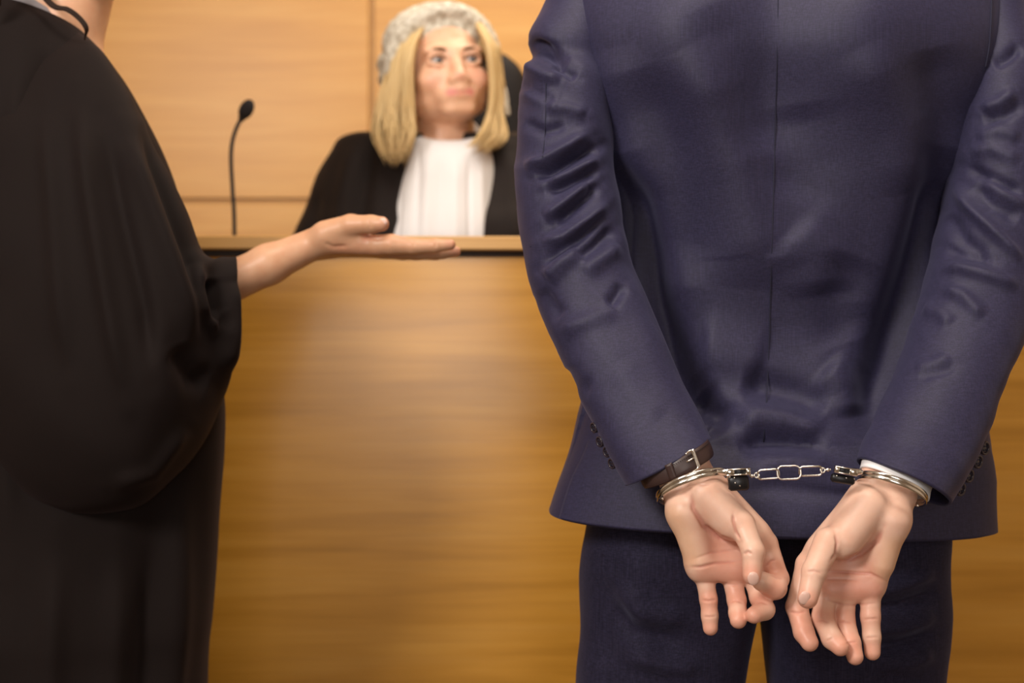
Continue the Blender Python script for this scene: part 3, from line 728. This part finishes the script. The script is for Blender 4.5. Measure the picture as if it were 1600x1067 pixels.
# left sleeve (as the viewer sees it)
s1 = [(-.011, 9, [(822, 62), (855, 78), (892, 102)]), (.009, 10, [(818, 100), (850, 118), (880, 128)]), (-.009, 8, [(860, 98), (885, 108), (905, 122)]), (.008, 12, [(812, 135), (840, 150), (880, 160)]), (-.008, 9, [(812, 128), (840, 146), (876, 162)]), (.006, 10, [(850, 172), (880, 168), (920, 180)]),
      (-.006, 8, [(815, 190), (850, 205), (890, 195)]), (-.012, 8, [(828, 280), (860, 268), (900, 246), (942, 226)]), (.010, 10, [(812, 262), (850, 252), (890, 228), (925, 202)]), (.007, 9, [(850, 290), (890, 272), (940, 244)]), (-.008, 8, [(845, 302), (880, 292), (942, 262)]),
      (-.011, 9, [(862, 352), (895, 325), (942, 284)]), (.010, 10, [(846, 345), (880, 322), (925, 285)]), (.009, 10, [(838, 380), (880, 372), (920, 345), (955, 310)]), (-.008, 8, [(840, 420), (865, 400), (905, 372), (952, 330)]), (-.009, 10, [(898, 405), (930, 385), (965, 352)]),
      (.009, 14, [(850, 440), (880, 410), (910, 392)]), (.007, 14, [(905, 430), (940, 405), (972, 380)]), (-.006, 12, [(840, 450), (862, 480), (880, 500)]), (-.007, 9, [(950, 480), (968, 455), (975, 440)]), (.005, 14, [(870, 520), (920, 500), (970, 480)]),
      (-.004, 14, [(880, 570), (900, 600), (930, 610)]), (.003, 20, [(960, 560), (1000, 620), (1040, 660)])]
st = [(905, -88, 960, -110, 1.63, .03, .04), (872, -50, 965, -60, 1.635, .050, .06), (853, 0, 960, 10, 1.635, .060, .065), (824, 60, 955, 76, 1.618, .066, .07), (832, 90, 955, 106, 1.61, .062, .07), (818, 118, 955, 140, 1.60, .070, .07), (809, 180, 958, 200, 1.585, .068, .07), (806, 250, 958, 250, 1.575, .066, .07), (805, 300, 966, 300, 1.565, .066, .07),
      (812, 365, 974, 352, 1.555, .066, .068), (826, 440, 986, 410, 1.54, .064, .066), (850, 505, 1008, 455, 1.52, .060, .062), (880, 570, 1034, 520, 1.495, .056, .058), (912, 635, 1062, 585, 1.47, .051, .052), (945, 700, 1088, 640, 1.445, .051, .047), (978, 759, 1109, 684, 1.42, .051, .042, 0, -6)]
slv, SG, SN = loft_obj('sleeve', st, 330, 200, M['suit'], jacket, 2.15, s1, solid=.003, noise=.0008, nfreq=45)
mesh_obj('sleeve_seam', *tube(smooth_path(drape([(853, 130), (852, 200), (848, 245)], SG, .0003), 8), .0005, 6), M['seam'], slv)
mesh_obj('sleeve_seam', *tube(smooth_path(drape([(827, 275), (828, 320), (829, 385)], SG, .0003), 8), .0005, 6), M['seam'], slv)
# right sleeve
s2 = [(-0.0083, 9, [(1548, 102), (1575, 88), (1600, 70)]), (0.0060, 10, [(1530, 172), (1560, 162), (1590, 140)]), (-0.0060, 10, [(1530, 190), (1570, 180), (1605, 160)]), (0.0053, 12, [(1520, 215), (1560, 205), (1600, 215)]), (0.0053, 12, [(1510, 240), (1550, 232), (1600, 252)]),
      (-0.0083, 9, [(1502, 258), (1550, 280), (1605, 305)]), (0.0090, 9, [(1486, 282), (1515, 325), (1555, 365), (1605, 415)]), (-0.0075, 12, [(1515, 285), (1550, 320), (1600, 345)]), (0.0053, 10, [(1530, 270), (1570, 300), (1610, 330)]), (-0.0075, 12, [(1478, 330), (1505, 375), (1550, 405)]),
      (-0.0060, 9, [(1470, 385), (1510, 400), (1560, 410)]), (0.0067, 10, [(1462, 420), (1500, 418), (1550, 432), (1600, 450)]), (0.0067, 11, [(1470, 448), (1505, 462), (1540, 500)]), 
      (0.0060, 12, [(1440, 480), (1470, 490), (1490, 510)]), (0.0037, 10, [(1425, 575), (1460, 568), (1490, 555)]), (-0.0030, 8, [(1430, 590), (1470, 580), (1500, 570)])]
st = [(1478, -110, 1530, -88, 1.63, .03, .04), (1480, -60, 1572, -50, 1.635, .050, .06), (1486, 10, 1593, 0, 1.635, .060, .065), (1490, 80, 1606, 65, 1.618, .066, .07), (1490, 140, 1616, 120, 1.60, .070, .07), (1488, 200, 1622, 190, 1.585, .068, .07), (1488, 260, 1628, 260, 1.575, .068, .07),
      (1474, 330, 1630, 340, 1.565, .068, .07), (1458, 400, 1625, 420, 1.55, .067, .068), (1440, 470, 1612, 495, 1.53, .063, .064), (1412, 550, 1586, 555, 1.505, .058, .060), (1388, 610, 1560, 615, 1.48, .053, .055), (1362, 665, 1530, 700, 1.455, .054, .050), (1339, 715, 1482, 790, 1.425, .057, .044, 0, -13)]
slv2, SG2, SN2 = loft_obj('sleeve', st, 330, 200, M['suit'], jacket, 2.15, s2, solid=.003, noise=.0008, nfreq=45)
# cuff buttons along the outer vent of each sleeve
def button(c, n, r, par):
    Rb = np.array(Vector(n).to_track_quat('Z', 'Y').to_matrix()); c = np.array(c)
    ax = Rb[:, 2]; ring = [c+r*.82*(math.cos(t)*Rb[:, 0]+math.sin(t)*Rb[:, 1])+ax*.0012 for t in np.linspace(0, 2*PI, 20, endpoint=False)]
    hole = [ellipsoid(c+ax*.0014+Rb[:, 0]*dx*r*.28+Rb[:, 1]*dy*r*.28, (r*.13, r*.13, .0006), 8, 5, Rb) for dx in (-1, 1) for dy in (-1, 1)]
    b = mesh_obj('button', *join(tube([c-ax*.0014, c, c+ax*.0010], [r*.95, r, r*.85], 24), tube(ring, r*.17, 8, closed=True)), M['button'], par)
    mesh_obj('thread', *join(*hole), M['seam'], b)
for (x, y) in ((1491, 763), (1504, 742), (1518, 720), (1529, 699)): button(P(x+9, y+1, 1.415+(763-y)*.0004), (.60, -.79, -.1), .0072, slv2)
for (x, y) in ((929, 668), (938, 690), (949, 706), (957, 724)): button(P(x, y, 1.452-(y-668)*.0003), (-.86, -.5, -.2), .0058, slv)
# trousers
tl = [(.009, 12, [(1330, 930), (1400, 915), (1470, 890)]), (-.008, 10, [(1340, 955), (1410, 945), (1475, 925)]), (.009, 12, [(1340, 985), (1410, 978), (1470, 960)]), (-.008, 10, [(1330, 1010), (1400, 1008), (1470, 990)]), (.008, 14, [(1360, 1040), (1420, 1035), (1465, 1015)]),
      (.009, 16, [(960, 905), (1000, 950), (1080, 975)]), (-.008, 14, [(950, 940), (990, 985), (1080, 1010)]), (.006, 20, [(1000, 850), (1000, 950), (1010, 1060)]), (-.006, 20, [(930, 880), (945, 960), (950, 1060)]), (.007, 14, [(970, 1020), (1040, 1040), (1100, 1045)])]
stl = [(945, 690, 1180, 690, 1.63, .095, .11), (928, 760, 1200, 760, 1.63, .105, .11), (914, 830, 1204, 830, 1.63, .110, .11), (908, 880, 1200, 880, 1.63, .110, .11), (905, 985, 1176, 985, 1.63, .100, .10), (902, 1067, 1160, 1067, 1.63, .095, .095), (905, 1250, 1130, 1250, 1.635, .085, .085),
       (930, 1500, 1105, 1500, 1.64, .07, .07), (945, 1750, 1095, 1750, 1.65, .065, .07), (950, 1985, 1090, 1985, 1.65, .062, .08)]
strr = [(1180, 690, 1450, 690, 1.63, .095, .11), (1176, 760, 1466, 760, 1.63, .105, .11), (1172, 830, 1476, 830, 1.63, .110, .11), (1178, 880, 1476, 880, 1.63, .110, .11), (1192, 985, 1478, 955, 1.63, .100, .10), (1201, 1067, 1471, 1067, 1.63, .095, .095), (1225, 1250, 1462, 1250, 1.635, .085, .085),
        (1245, 1500, 1430, 1500, 1.64, .07, .07), (1255, 1750, 1415, 1750, 1.65, .065, .07), (1260, 1985, 1410, 1985, 1.65, .062, .08)]
parts = []
for s_ in (stl, strr):
    G, _ = loft(s_, 200, 120, 2.3, tl, noise=.0015, nfreq=22); v = G.reshape(-1, 3); parts.append((v, orient(v, grid_faces(200, 120, True, True, False))))
trs = mesh_obj('trousers', *join(*parts), M['trouser'], man)
for x in (1020, 1335):
    c = P(x, 0, 1.65)[0]
    mesh_obj('shoe', *join(ellipsoid((c, 1.70, .055), (.048, .145, .055), 20, 12), box((c, 1.70, .013), (.085, .27, .026), .012)), M['shoe'], man)

# hands
H = P
def hand_field(lo, hi, build):
    f = Field(lo, hi, .0011); build(f); return f.mesh(2)
def left_hand(f):
    k = .012
    f.cap(H(1020, 650, 1.465), H(1062, 752, 1.397), .020, .0190, k); f.cap(H(1044, 650, 1.465), H(1090, 750, 1.395), .020, .0185, k)
    f.cap(H(1066, 752, 1.392), H(1069, 800, 1.382), .0178, .0160, k); f.cap(H(1070, 800, 1.377), H(1090, 872, 1.378), .0165, .0130, k)
    f.cap(H(1085, 770, 1.395), H(1100, 892, 1.384), .018, .0105, k)
    f.cap(H(1090, 770, 1.398), H(1141, 895, 1.388), .016, .0105, k); f.cap(H(1098, 770, 1.398), H(1172, 890, 1.388), .016, .011, k)
    f.cap(H(1108, 768, 1.395), H(1196, 850, 1.386), .016, .0115, k); f.cap(H(1118, 776, 1.388), H(1176, 835, 1.382), .0175, .0155, k)
    f.cap(H(1102, 772, 1.376), H(1144, 816, 1.368), .0212, .0180, .006)
    f.cap(H(1094, 888, 1.380), H(1165, 890, 1.382), .0115, .0115, .012)
    f.chain([H(1160, 820, 1.362), H(1177, 862, 1.346), H(1175, 899, 1.340)], [.0128, .0104, .0088], .004)
    f.chain([H(1100, 896, 1.384), H(1107, 936, 1.378), H(1109, 962, 1.376), H(1110, 981, 1.374)], [.0095, .0084, .0080, .0073], .003)
    f.chain([H(1143, 898, 1.388), H(1151, 938, 1.376), H(1153, 958, 1.362), H(1153.5, 969, 1.354)], [.0100, .0090, .0086, .0080], .003)
    f.chain([H(1176, 898, 1.388), H(1187, 934, 1.376), H(1194, 952, 1.360), H(1178, 961, 1.348)], [.0102, .0095, .0100, .0080], .003)
    f.chain([H(1196, 850, 1.388), H(1216, 904, 1.378), H(1211, 918, 1.362), H(1190, 908, 1.354)], [.0120, .0102, .0110, .0095], .003)
lv, lq = hand_field((.115, 1.315, .80), (.285, 1.50, 1.05), left_hand)
def right_hand(f):
    k = .012
    f.cap(H(1415, 660, 1.465), H(1364, 765, 1.396), .020, .0183, k); f.cap(H(1438, 660, 1.475), H(1399, 770, 1.402), .018, .0185, k)
    f.cap(H(1398, 772, 1.399), H(1392, 812, 1.380), .0185, .0178, k); f.cap(H(1391, 812, 1.378), H(1376, 880, 1.379), .0178, .0135, k)
    f.cap(H(1380, 790, 1.395), H(1358, 915, 1.386), .018, .0115, k); f.cap(H(1368, 790, 1.398), H(1322, 925, 1.39), .016, .0115, k)
    f.cap(H(1356, 788, 1.398), H(1290, 915, 1.39), .016, .0115, k); f.cap(H(1350, 784, 1.395), H(1262, 882, 1.39), .0155, .0115, k)
    f.cap(H(1343, 797, 1.388), H(1287, 858, 1.384), .0165, .0150, k)
    f.cap(H(1355, 792, 1.378), H(1317, 844, 1.370), .0212, .0188, .006)
    f.cap(H(1300, 922, 1.386), H(1362, 914, 1.385), .0115, .0120, .014)
    f.chain([H(1294, 846, 1.364), H(1272, 893, 1.348), H(1262, 935, 1.340)], [.0140, .0113, .0096], .004)
    f.chain([H(1262, 882, 1.390), H(1245, 948, 1.380), H(1256, 988, 1.366), H(1265, 1004, 1.358)], [.0115, .0105, .0097, .0085], .003)
    f.chain([H(1291, 918, 1.390), H(1285, 965, 1.378), H(1300, 998, 1.362), H(1313, 1011, 1.354)], [.0108, .0105, .0098, .0086], .003)
    f.chain([H(1322, 925, 1.390), H(1320, 968, 1.380), H(1330, 1004, 1.368), H(1336, 1026, 1.362)], [.0100, .0094, .0089, .0080], .003)
    f.chain([H(1360, 920, 1.386), H(1360, 963, 1.380), H(1362, 995, 1.376), H(1363, 1019, 1.374)], [.0104, .0094, .0086, .0078], .003)
rv, rq = hand_field((.242, 1.315, .775), (.425, 1.50, 1.05), right_hand)
cl = [(-.0022, 3.5, [(1078, 765), (1083, 795), (1100, 822), (1125, 840), (1155, 848)]), (-.0018, 2.2, [(1146, 800), (1146, 815), (1150, 832), (1158, 846)]), (-.0012, 2.2, [(1160, 866), (1168, 862), (1176, 866)]),
      (-.0013, 2.2, [(1072, 886), (1095, 886), (1118, 880), (1158, 876)]), (-0.00062, 2.0, [(1080, 875), (1110, 864), (1160, 858)]), (-0.00087, 2.0, [(1087, 911), (1120, 911), (1150, 914), (1163, 910)]), (-0.00074, 1.8, [(1094, 937), (1107, 939), (1121, 936)]),
      (-0.00062, 1.6, [(1097, 963), (1109, 964), (1121, 962)]), (-0.00074, 1.8, [(1138, 942), (1150, 938), (1164, 943)]), (-0.00087, 1.8, [(1176, 945), (1190, 940), (1202, 945)]), (-0.00099, 2.0, [(1194, 886), (1204, 877), (1214, 874)]), (-0.00087, 2.0, [(1203, 896), (1214, 902), (1226, 904)]),
      (-0.00050, 1.6, [(1062, 762), (1090, 756), (1112, 760)])]
cr_ = [(-.0024, 4, [(1382, 822), (1370, 845), (1345, 866), (1310, 880)]), (-.0016, 2.2, [(1304, 830), (1308, 848), (1306, 866), (1296, 878)]), (-.0013, 2.2, [(1285, 892), (1320, 894), (1360, 896), (1392, 912)]), (-0.00068, 2.0, [(1282, 905), (1320, 905), (1350, 908)]),
       (-0.00093, 2.0, [(1284, 934), (1310, 944), (1335, 946), (1378, 941)]), (-0.00074, 1.8, [(1272, 972), (1285, 970), (1298, 975)]), (-0.00062, 1.6, [(1290, 1002), (1302, 996)]), (-0.00074, 1.8, [(1307, 972), (1320, 972), (1334, 974)]), (-0.00062, 1.6, [(1320, 1006), (1340, 1002)]),
       (-0.00062, 1.8, [(1346, 968), (1374, 966)]), (-0.00062, 1.6, [(1350, 997), (1374, 995)]), (-0.00087, 2, [(1230, 955), (1246, 958), (1262, 954)]), (-0.00074, 2, [(1258, 894), (1272, 892), (1286, 896)])]
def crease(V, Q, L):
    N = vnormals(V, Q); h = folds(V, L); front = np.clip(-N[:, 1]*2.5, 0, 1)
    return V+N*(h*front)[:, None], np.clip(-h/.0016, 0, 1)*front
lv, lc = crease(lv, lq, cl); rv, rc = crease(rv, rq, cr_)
B0 = (.72, .46, .35); RED = (.68, .30, .21); PALM = (.64, .29, .21); YEL = (.68, .42, .26)
tl_ = [(H(1130, 860, 1.375), H(1150, 870, 1.375), .030, PALM, .6), (H(1100, 895, 1.37), H(1165, 898, 1.37), .014, PALM, .6), (H(1055, 810, 1.37), H(1075, 865, 1.37), .020, YEL, .6)]
for x, y, d in ((1110, 985, 1.37), (1153, 968, 1.35), (1176, 962, 1.345), (1205, 920, 1.355), (1185, 945, 1.36), (1107, 940, 1.37), (1150, 930, 1.37), (1212, 890, 1.37), (1172, 900, 1.335)):
    tl_.append((H(x, y, d), H(x, y+3, d), .017, RED, .65))
tr_ = [(H(1320, 900, 1.378), H(1355, 905, 1.378), .030, PALM, .65), (H(1295, 925, 1.37), H(1365, 925, 1.37), .014, PALM, .6), (H(1395, 850, 1.37), H(1385, 890, 1.37), .018, YEL, .6)]
for x, y, d in ((1266, 1004, 1.355), (1312, 1010, 1.35), (1336, 1025, 1.355), (1362, 1018, 1.37), (1285, 965, 1.375), (1320, 965, 1.375), (1360, 960, 1.38), (1245, 960, 1.37), (1255, 985, 1.36), (1330, 1000, 1.36), (1262, 938, 1.335)):
    tr_.append((H(x, y, d), H(x, y+3, d), .017, RED, .65))
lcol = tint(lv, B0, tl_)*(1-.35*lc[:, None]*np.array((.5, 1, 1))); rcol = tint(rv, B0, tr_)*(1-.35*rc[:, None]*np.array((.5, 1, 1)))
# rest of the body under the clothes
f = Field((.02, 1.5, .05), (.60, 1.80, 1.62), .012)
cxm = P(1210, 0, 1.63)[0]
f.ell((cxm, 1.66, 1.28), (.125, .055, .24), k=.04); f.ell((cxm, 1.655, .98), (.12, .055, .16), k=.04); f.cap((cxm-.13, 1.64, 1.42), (cxm+.13, 1.64, 1.42), .04, k=.05); f.cap((cxm, 1.64, 1.45), (cxm, 1.625, 1.60), .055, k=.04)
f.cap(P(1055, 900, 1.64), P(1025, 1500, 1.65), .07, .05, k=.03); f.cap(P(1025, 1500, 1.65), P(1020, 1950, 1.66), .05, .04, k=.03)
f.cap(P(1325, 900, 1.64), P(1335, 1500, 1.65), .07, .05, k=.03); f.cap(P(1335, 1500, 1.65), P(1335, 1950, 1.66), .05, .04, k=.03)
mv, mq = f.mesh(2)
arms = [tube([P(935, 30, 1.635), P(885, 200, 1.59), P(888, 330, 1.57), P(915, 450, 1.54), P(970, 570, 1.50), P(1030, 660, 1.462)], [.025, .042, .036, .032, .028, .022], 16),
        tube([P(1505, 30, 1.635), P(1555, 200, 1.59), P(1550, 340, 1.57), P(1525, 480, 1.54), P(1478, 590, 1.50), P(1428, 680, 1.46)], [.025, .042, .036, .032, .028, .022], 16)]
MR = Euler((0, 0, math.radians(180)), 'XYZ').to_matrix(); MC = P(1212, -330, 1.62)
extra = [(xf(HV, MR, 1.06, MC), HQ), (mv, mq)]+arms
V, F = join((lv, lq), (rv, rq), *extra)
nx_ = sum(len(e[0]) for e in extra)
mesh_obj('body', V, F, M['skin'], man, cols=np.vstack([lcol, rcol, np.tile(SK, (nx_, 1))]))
hf = Field((MC[0]-.13, 1.48, MC[2]-.08), (MC[0]+.13, 1.78, MC[2]+.15), .008)
hf.ell(MC+np.array((0, -.03, .045)), (.088, .088, .088), k=.02); hf.ell(MC+np.array((0, -.06, -.02)), (.07, .05, .05), k=.02)
mesh_obj('hair', *hf.mesh(2), M['darkhair'], man)
Rn = np.array(Euler((math.radians(78), math.radians(28), 0)).to_matrix())
def nail(c, rx, ry, ang, tilt, par=man):
    R_ = np.array((Matrix.Rotation(ang, 3, 'Y') @ Matrix.Rotation(tilt, 3, 'X')))
    mesh_obj('fingernail', *ellipsoid(c, (rx, .0020, ry), 18, 12, R_), M['nail'], par)
nail(H(1177, 904, 1.3318), .0056, .0068, math.radians(-12), math.radians(12))
nail(H(1257, 934, 1.3318), .0054, .0068, math.radians(14), math.radians(12))
# shirt cuffs
loft_obj('shirt_cuff', [(1390, 660, 1490, 700, 1.460, .034, .034), (1354, 706, 1456, 758, 1.426, .038, .033, 0, -8), (1345, 730, 1449, 784, 1.412, .0365, .033, 0, -12)], 20, 90, M['white'], man, 2.15, solid=.002)
loft_obj('shirt_cuff', [(965, 680, 1065, 630, 1.46, .034, .036), (1000, 722, 1090, 668, 1.435, .032, .033)], 20, 70, M['white'], man, 2.0, solid=.002)

# ------------------------------------------------------------------ wristwatch
def ring_path(c, u, v, D, dv, n=120, a0=0, a1=2*PI, closed=True):
    """tilted ellipse: u = half width vector (px), v = (dx,dy) px at the near side, dv = half depth (m)"""
    k = D/FPX; C = P(c[0], c[1], D); U = np.array((u[0]*k, 0, -u[1]*k)); W = np.array((v[0]*k, -dv, -v[1]*k))
    t = np.linspace(a0, a1, n, endpoint=not closed)
    return C+np.cos(t)[:, None]*U+np.sin(t)[:, None]*W, C, U, W
wc = P(1058, 722, 1.40)
watch = thing('wristwatch', 'brown leather watch strap with silver buckle on the wrist under the sleeve', 'watch', tuple(wc))
def band(c, u, v, D, dv, wvec, th, m, name, par, a0=0, a1=2*PI):
    closed = abs(a1-a0-2*PI) < 1e-6
    p, C, U, W = ring_path(c, u, v, D, dv, 120, a0, a1, closed)
    wv_ = np.array((wvec[0]*D/FPX, wvec[2] if len(wvec) > 2 else 0, -wvec[1]*D/FPX)); hw = np.linalg.norm(wv_)/2
    return mesh_obj(name, *tube(p, 1.0, 12, closed, flat=(hw, th), upv=wv_/np.linalg.norm(wv_)), m, par)
strap = band((1056, 724), (52, -27), (6, -2), 1.402, .0335, (9, 24, -.003), .0016, M['leather'], 'strap', watch)
for off in (-8, 8):
    p, *_ = ring_path((1056+off*.37, 724+off), (52, -27), (6, -2), 1.402, .0335, 90, PI*.08, PI*.92, False)
    p[:, 1] -= .0018
    seg = [tube(p[i:i+2], .0004, 5) for i in range(2, 88, 2)]
    st_ = mesh_obj('stitching', *join(*seg), M['stitch'], strap); st_['kind'] = 'stuff'
def strap_pt(t, lift=.0022, w=0):
    p, C, U, W = ring_path((1056+w*.37, 724+w), (52, -27), (6, -2), 1.402, .0335, 2, t, t+.01, False)
    q = p[0]; n = q-C; n /= np.linalg.norm(n); return q+n*lift
fr = [strap_pt(t, .0026, w) for t, w in ((1.28, -13), (1.28, 0), (1.28, 13), (1.52, 14.5))]
mesh_obj('buckle', *join(tube(catmull([strap_pt(1.46, .003, -13), strap_pt(1.30, .003, -14), strap_pt(1.27, .003, -8), strap_pt(1.27, .003, 6), strap_pt(1.29, .003, 13), strap_pt(1.48, .003, 15), strap_pt(1.60, .002, 15)], 40), .0013, 10, flat=(1.0, 1.0)),
                         tube(catmull([strap_pt(1.24, .003, -15), strap_pt(1.24, .003, 0), strap_pt(1.24, .003, 14)], 12), .0017, 10)), M['steel'], watch)
mesh_obj('buckle_pin', *tube([strap_pt(1.27, .0034, -3), strap_pt(1.50, .0034, -3)], .0008, 8), M['steel'], watch)
lp = [[strap_pt(t, .0016+.0012, w) for w in np.linspace(-12, 12, 7)] for t in (1.84, 1.90, 1.96, 2.02)]
mesh_obj('keeper', *patch(lp, .0014), M['leather'], watch)
mesh_obj('watch_case', *join(tube([P(1060, 722, 1.440), P(1060, 722, 1.448)], [.019, .018], 30)), M['steel'], watch)

# ------------------------------------------------------------------ handcuffs
cuffs = thing('handcuffs', 'polished steel handcuffs with short chain locked on both wrists', 'handcuffs', tuple(P(1232, 738, 1.352)))
def bow(name, c, u, v, D, dv, wvec, par):
    a = np.array(wvec[:2])
    ar = mesh_obj(name, *join(
        tube(ring_path((c[0]-a[0]*.5, c[1]-a[1]*.5), u, v, D, dv, 110)[0], 1.0, 10, True, flat=(.0021, .0012), upv=np.array((0, 0, 1.))),
        tube(ring_path((c[0]+a[0]*.5, c[1]+a[1]*.5), u, v, D-.0005, dv, 110)[0], 1.0, 10, True, flat=(.0021, .0012), upv=np.array((0, 0, 1.)))), M['steel'], par)
    return ar
cl_ = bow('cuff', (1084, 761), (57, -18), (-8, -21), 1.386, .0305, (1.5, 6.5), cuffs)
cr2 = bow('cuff', (1393, 764), (52, 20), (3, -15), 1.388, .0305, (-1.0, 6.0), cuffs)
# toothed inner arm of each cuff
p, C, U, W = ring_path((1084, 761), (55.5, -17.5), (-8, -20), 1.386, .0295, 80, PI*.15, PI*1.05, False)
mesh_obj('ratchet_arm', *tube(p, 1.0, 8, False, flat=(.0012, .0010), upv=(0, 0, 1.)), M['steel'], cl_)
p, C, U, W = ring_path((1393, 764), (50.5, 19.5), (3, -14), 1.388, .0295, 80, -PI*.05, PI*.85, False)
mesh_obj('ratchet_arm', *tube(p, 1.0, 8, False, flat=(.0012, .0010), upv=(0, 0, 1.)), M['steel'], cr2)
def rotpx(a):  # rotation in the picture plane, a clockwise in pixels
    return np.array(Matrix.Rotation(a, 3, 'Y'))
def lock(cx_, cy_, ang, D, L, par, flip):
    R_ = rotpx(ang); k = D/FPX; C = P(cx_, cy_, D)
    def loc(x, y, z): return C+R_@np.array((x*k*flip, y, -z*k))
    ms = [ # upper steel frame: two rails joined by cheeks, open slot between
        box(loc(0, 0, -5.5), (L*k, .0075, .0014), .0005, R=R_), box(loc(0, 0, 3.2), (L*k, .0075, .0014), .0005, R=R_),
        box(loc(L/2-3.5, 0, -1.2), (7*k, .0078, .0062), .0008, R=R_), box(loc(-L/2+6, 0, -1.2), (14*k, .0078, .0060), .0008, R=R_)]
    m = mesh_obj('lock_frame', *join(*ms), M['steel'], par)
    mesh_obj('slot', *box(loc(3, .002, -1.2), ((L-18)*k, .003, .0048), .0003, R=R_), M['dark_steel'], m)
    return loc, R_, k
loc1, R1, k1 = lock(1153, 738, math.radians(-3), 1.352, 38, cl_, 1)
mesh_obj('lock_case', *join(box(loc1(1, .004, 17), (32*k1, .007, 24*k1), .002, R=R1)), M['dark_steel'], cl_)
for x, z in ((-13, 6.5), (-6, 8), (-5, 16), (2, 21)):
    mesh_obj('rivet', *ellipsoid(loc1(x, -.0002, z), (.0009, .0008, .0009), 10, 8), M['steel'], cl_)
mesh_obj('shank', *tube(catmull([loc1(-30, .004, -2), loc1(-22, .001, -2.5), loc1(-14, 0, -1)], 14), np.linspace(.0022, .0036, 14), 12), M['steel'], cl_)
loc2, R2, k2 = lock(1321, 736.5, math.radians(10), 1.354, 36, cr2, -1)
mesh_obj('lock_case', *join(box(loc2(0, .005, 13), (38*k2, .007, 14*k2), .002, R=R2)), M['dark_steel'], cr2)
for x, z in ((-16, 9), (-4, 10), (12, 9)):
    mesh_obj('rivet', *ellipsoid(loc2(x, .001, z), (.0007, .0007, .0007), 10, 8), M['steel'], cr2)
mesh_obj('shank', *tube(catmull([loc2(-26, .004, -3), loc2(-20, .001, -3), loc2(-10, 0, -1)], 14), np.linspace(.0024, .0040, 14), 12), M['steel'], cr2)
mesh_obj('pivot_rivet', *ellipsoid(P(1035, 779, 1.375), (.0014, .0014, .0014), 12, 8), M['steel'], cl_)
mesh_obj('pivot_rivet', *ellipsoid(P(1434, 790, 1.375), (.0012, .0012, .0012), 12, 8), M['steel'], cr2)
def link(x0, x1, y0, y1, D, ang, edge=1.0, roll=0.0):
    cx_, cy_ = (x0+x1)/2, (y0+y1)/2; k = D/FPX; a = (x1-x0)/2*k; b = (y1-y0)/2*k*edge; r = min(b, a)*.78
    pts = []
    for q, (sx, sz) in enumerate(((1, 1), (-1, 1), (-1, -1), (1, -1))):
        for t in np.linspace(q*PI/2, q*PI/2+PI/2, 8): pts.append((sx*(a-r)+r*math.cos(t), 0, sz*(b-r)+r*math.sin(t)))
    p = np.array(pts) @ np.array(Matrix.Rotation(roll, 3, 'X')).T @ rotpx(ang).T + P(cx_, cy_, D)
    return mesh_obj('chain_link', *tube(p, .00092, 10, True), M['steel'], cuffs)
link(1184, 1217, 733.5, 748, 1.352, math.radians(-4), 1.0, .15)
link(1214.5, 1251, 728, 748.5, 1.352, math.radians(-2), 1.0, -.12)
link(1249, 1284, 728.5, 743, 1.352, math.radians(-2), 1.0, .15)
def swivel(x0, x1, y0, y1, ex, ey):
    mesh_obj('swivel', *join(tube([P(x0, y0, 1.352), P(x1, y1, 1.352)], .0011, 10), tube(ring_path((ex, ey), (3.6, 0), (0, 3.6), 1.352, .0008, 24)[0], .0007, 8, True),
             ellipsoid(P((x0+x1)/2, (y0+y1)/2, 1.352), (.0020, .0016, .0016), 10, 8)), M['steel'], cuffs)
swivel(1171, 1179, 743.5, 743.5, 1182.5, 742.5)
swivel(1298, 1289, 733.8, 733.8, 1285.5, 734.5)
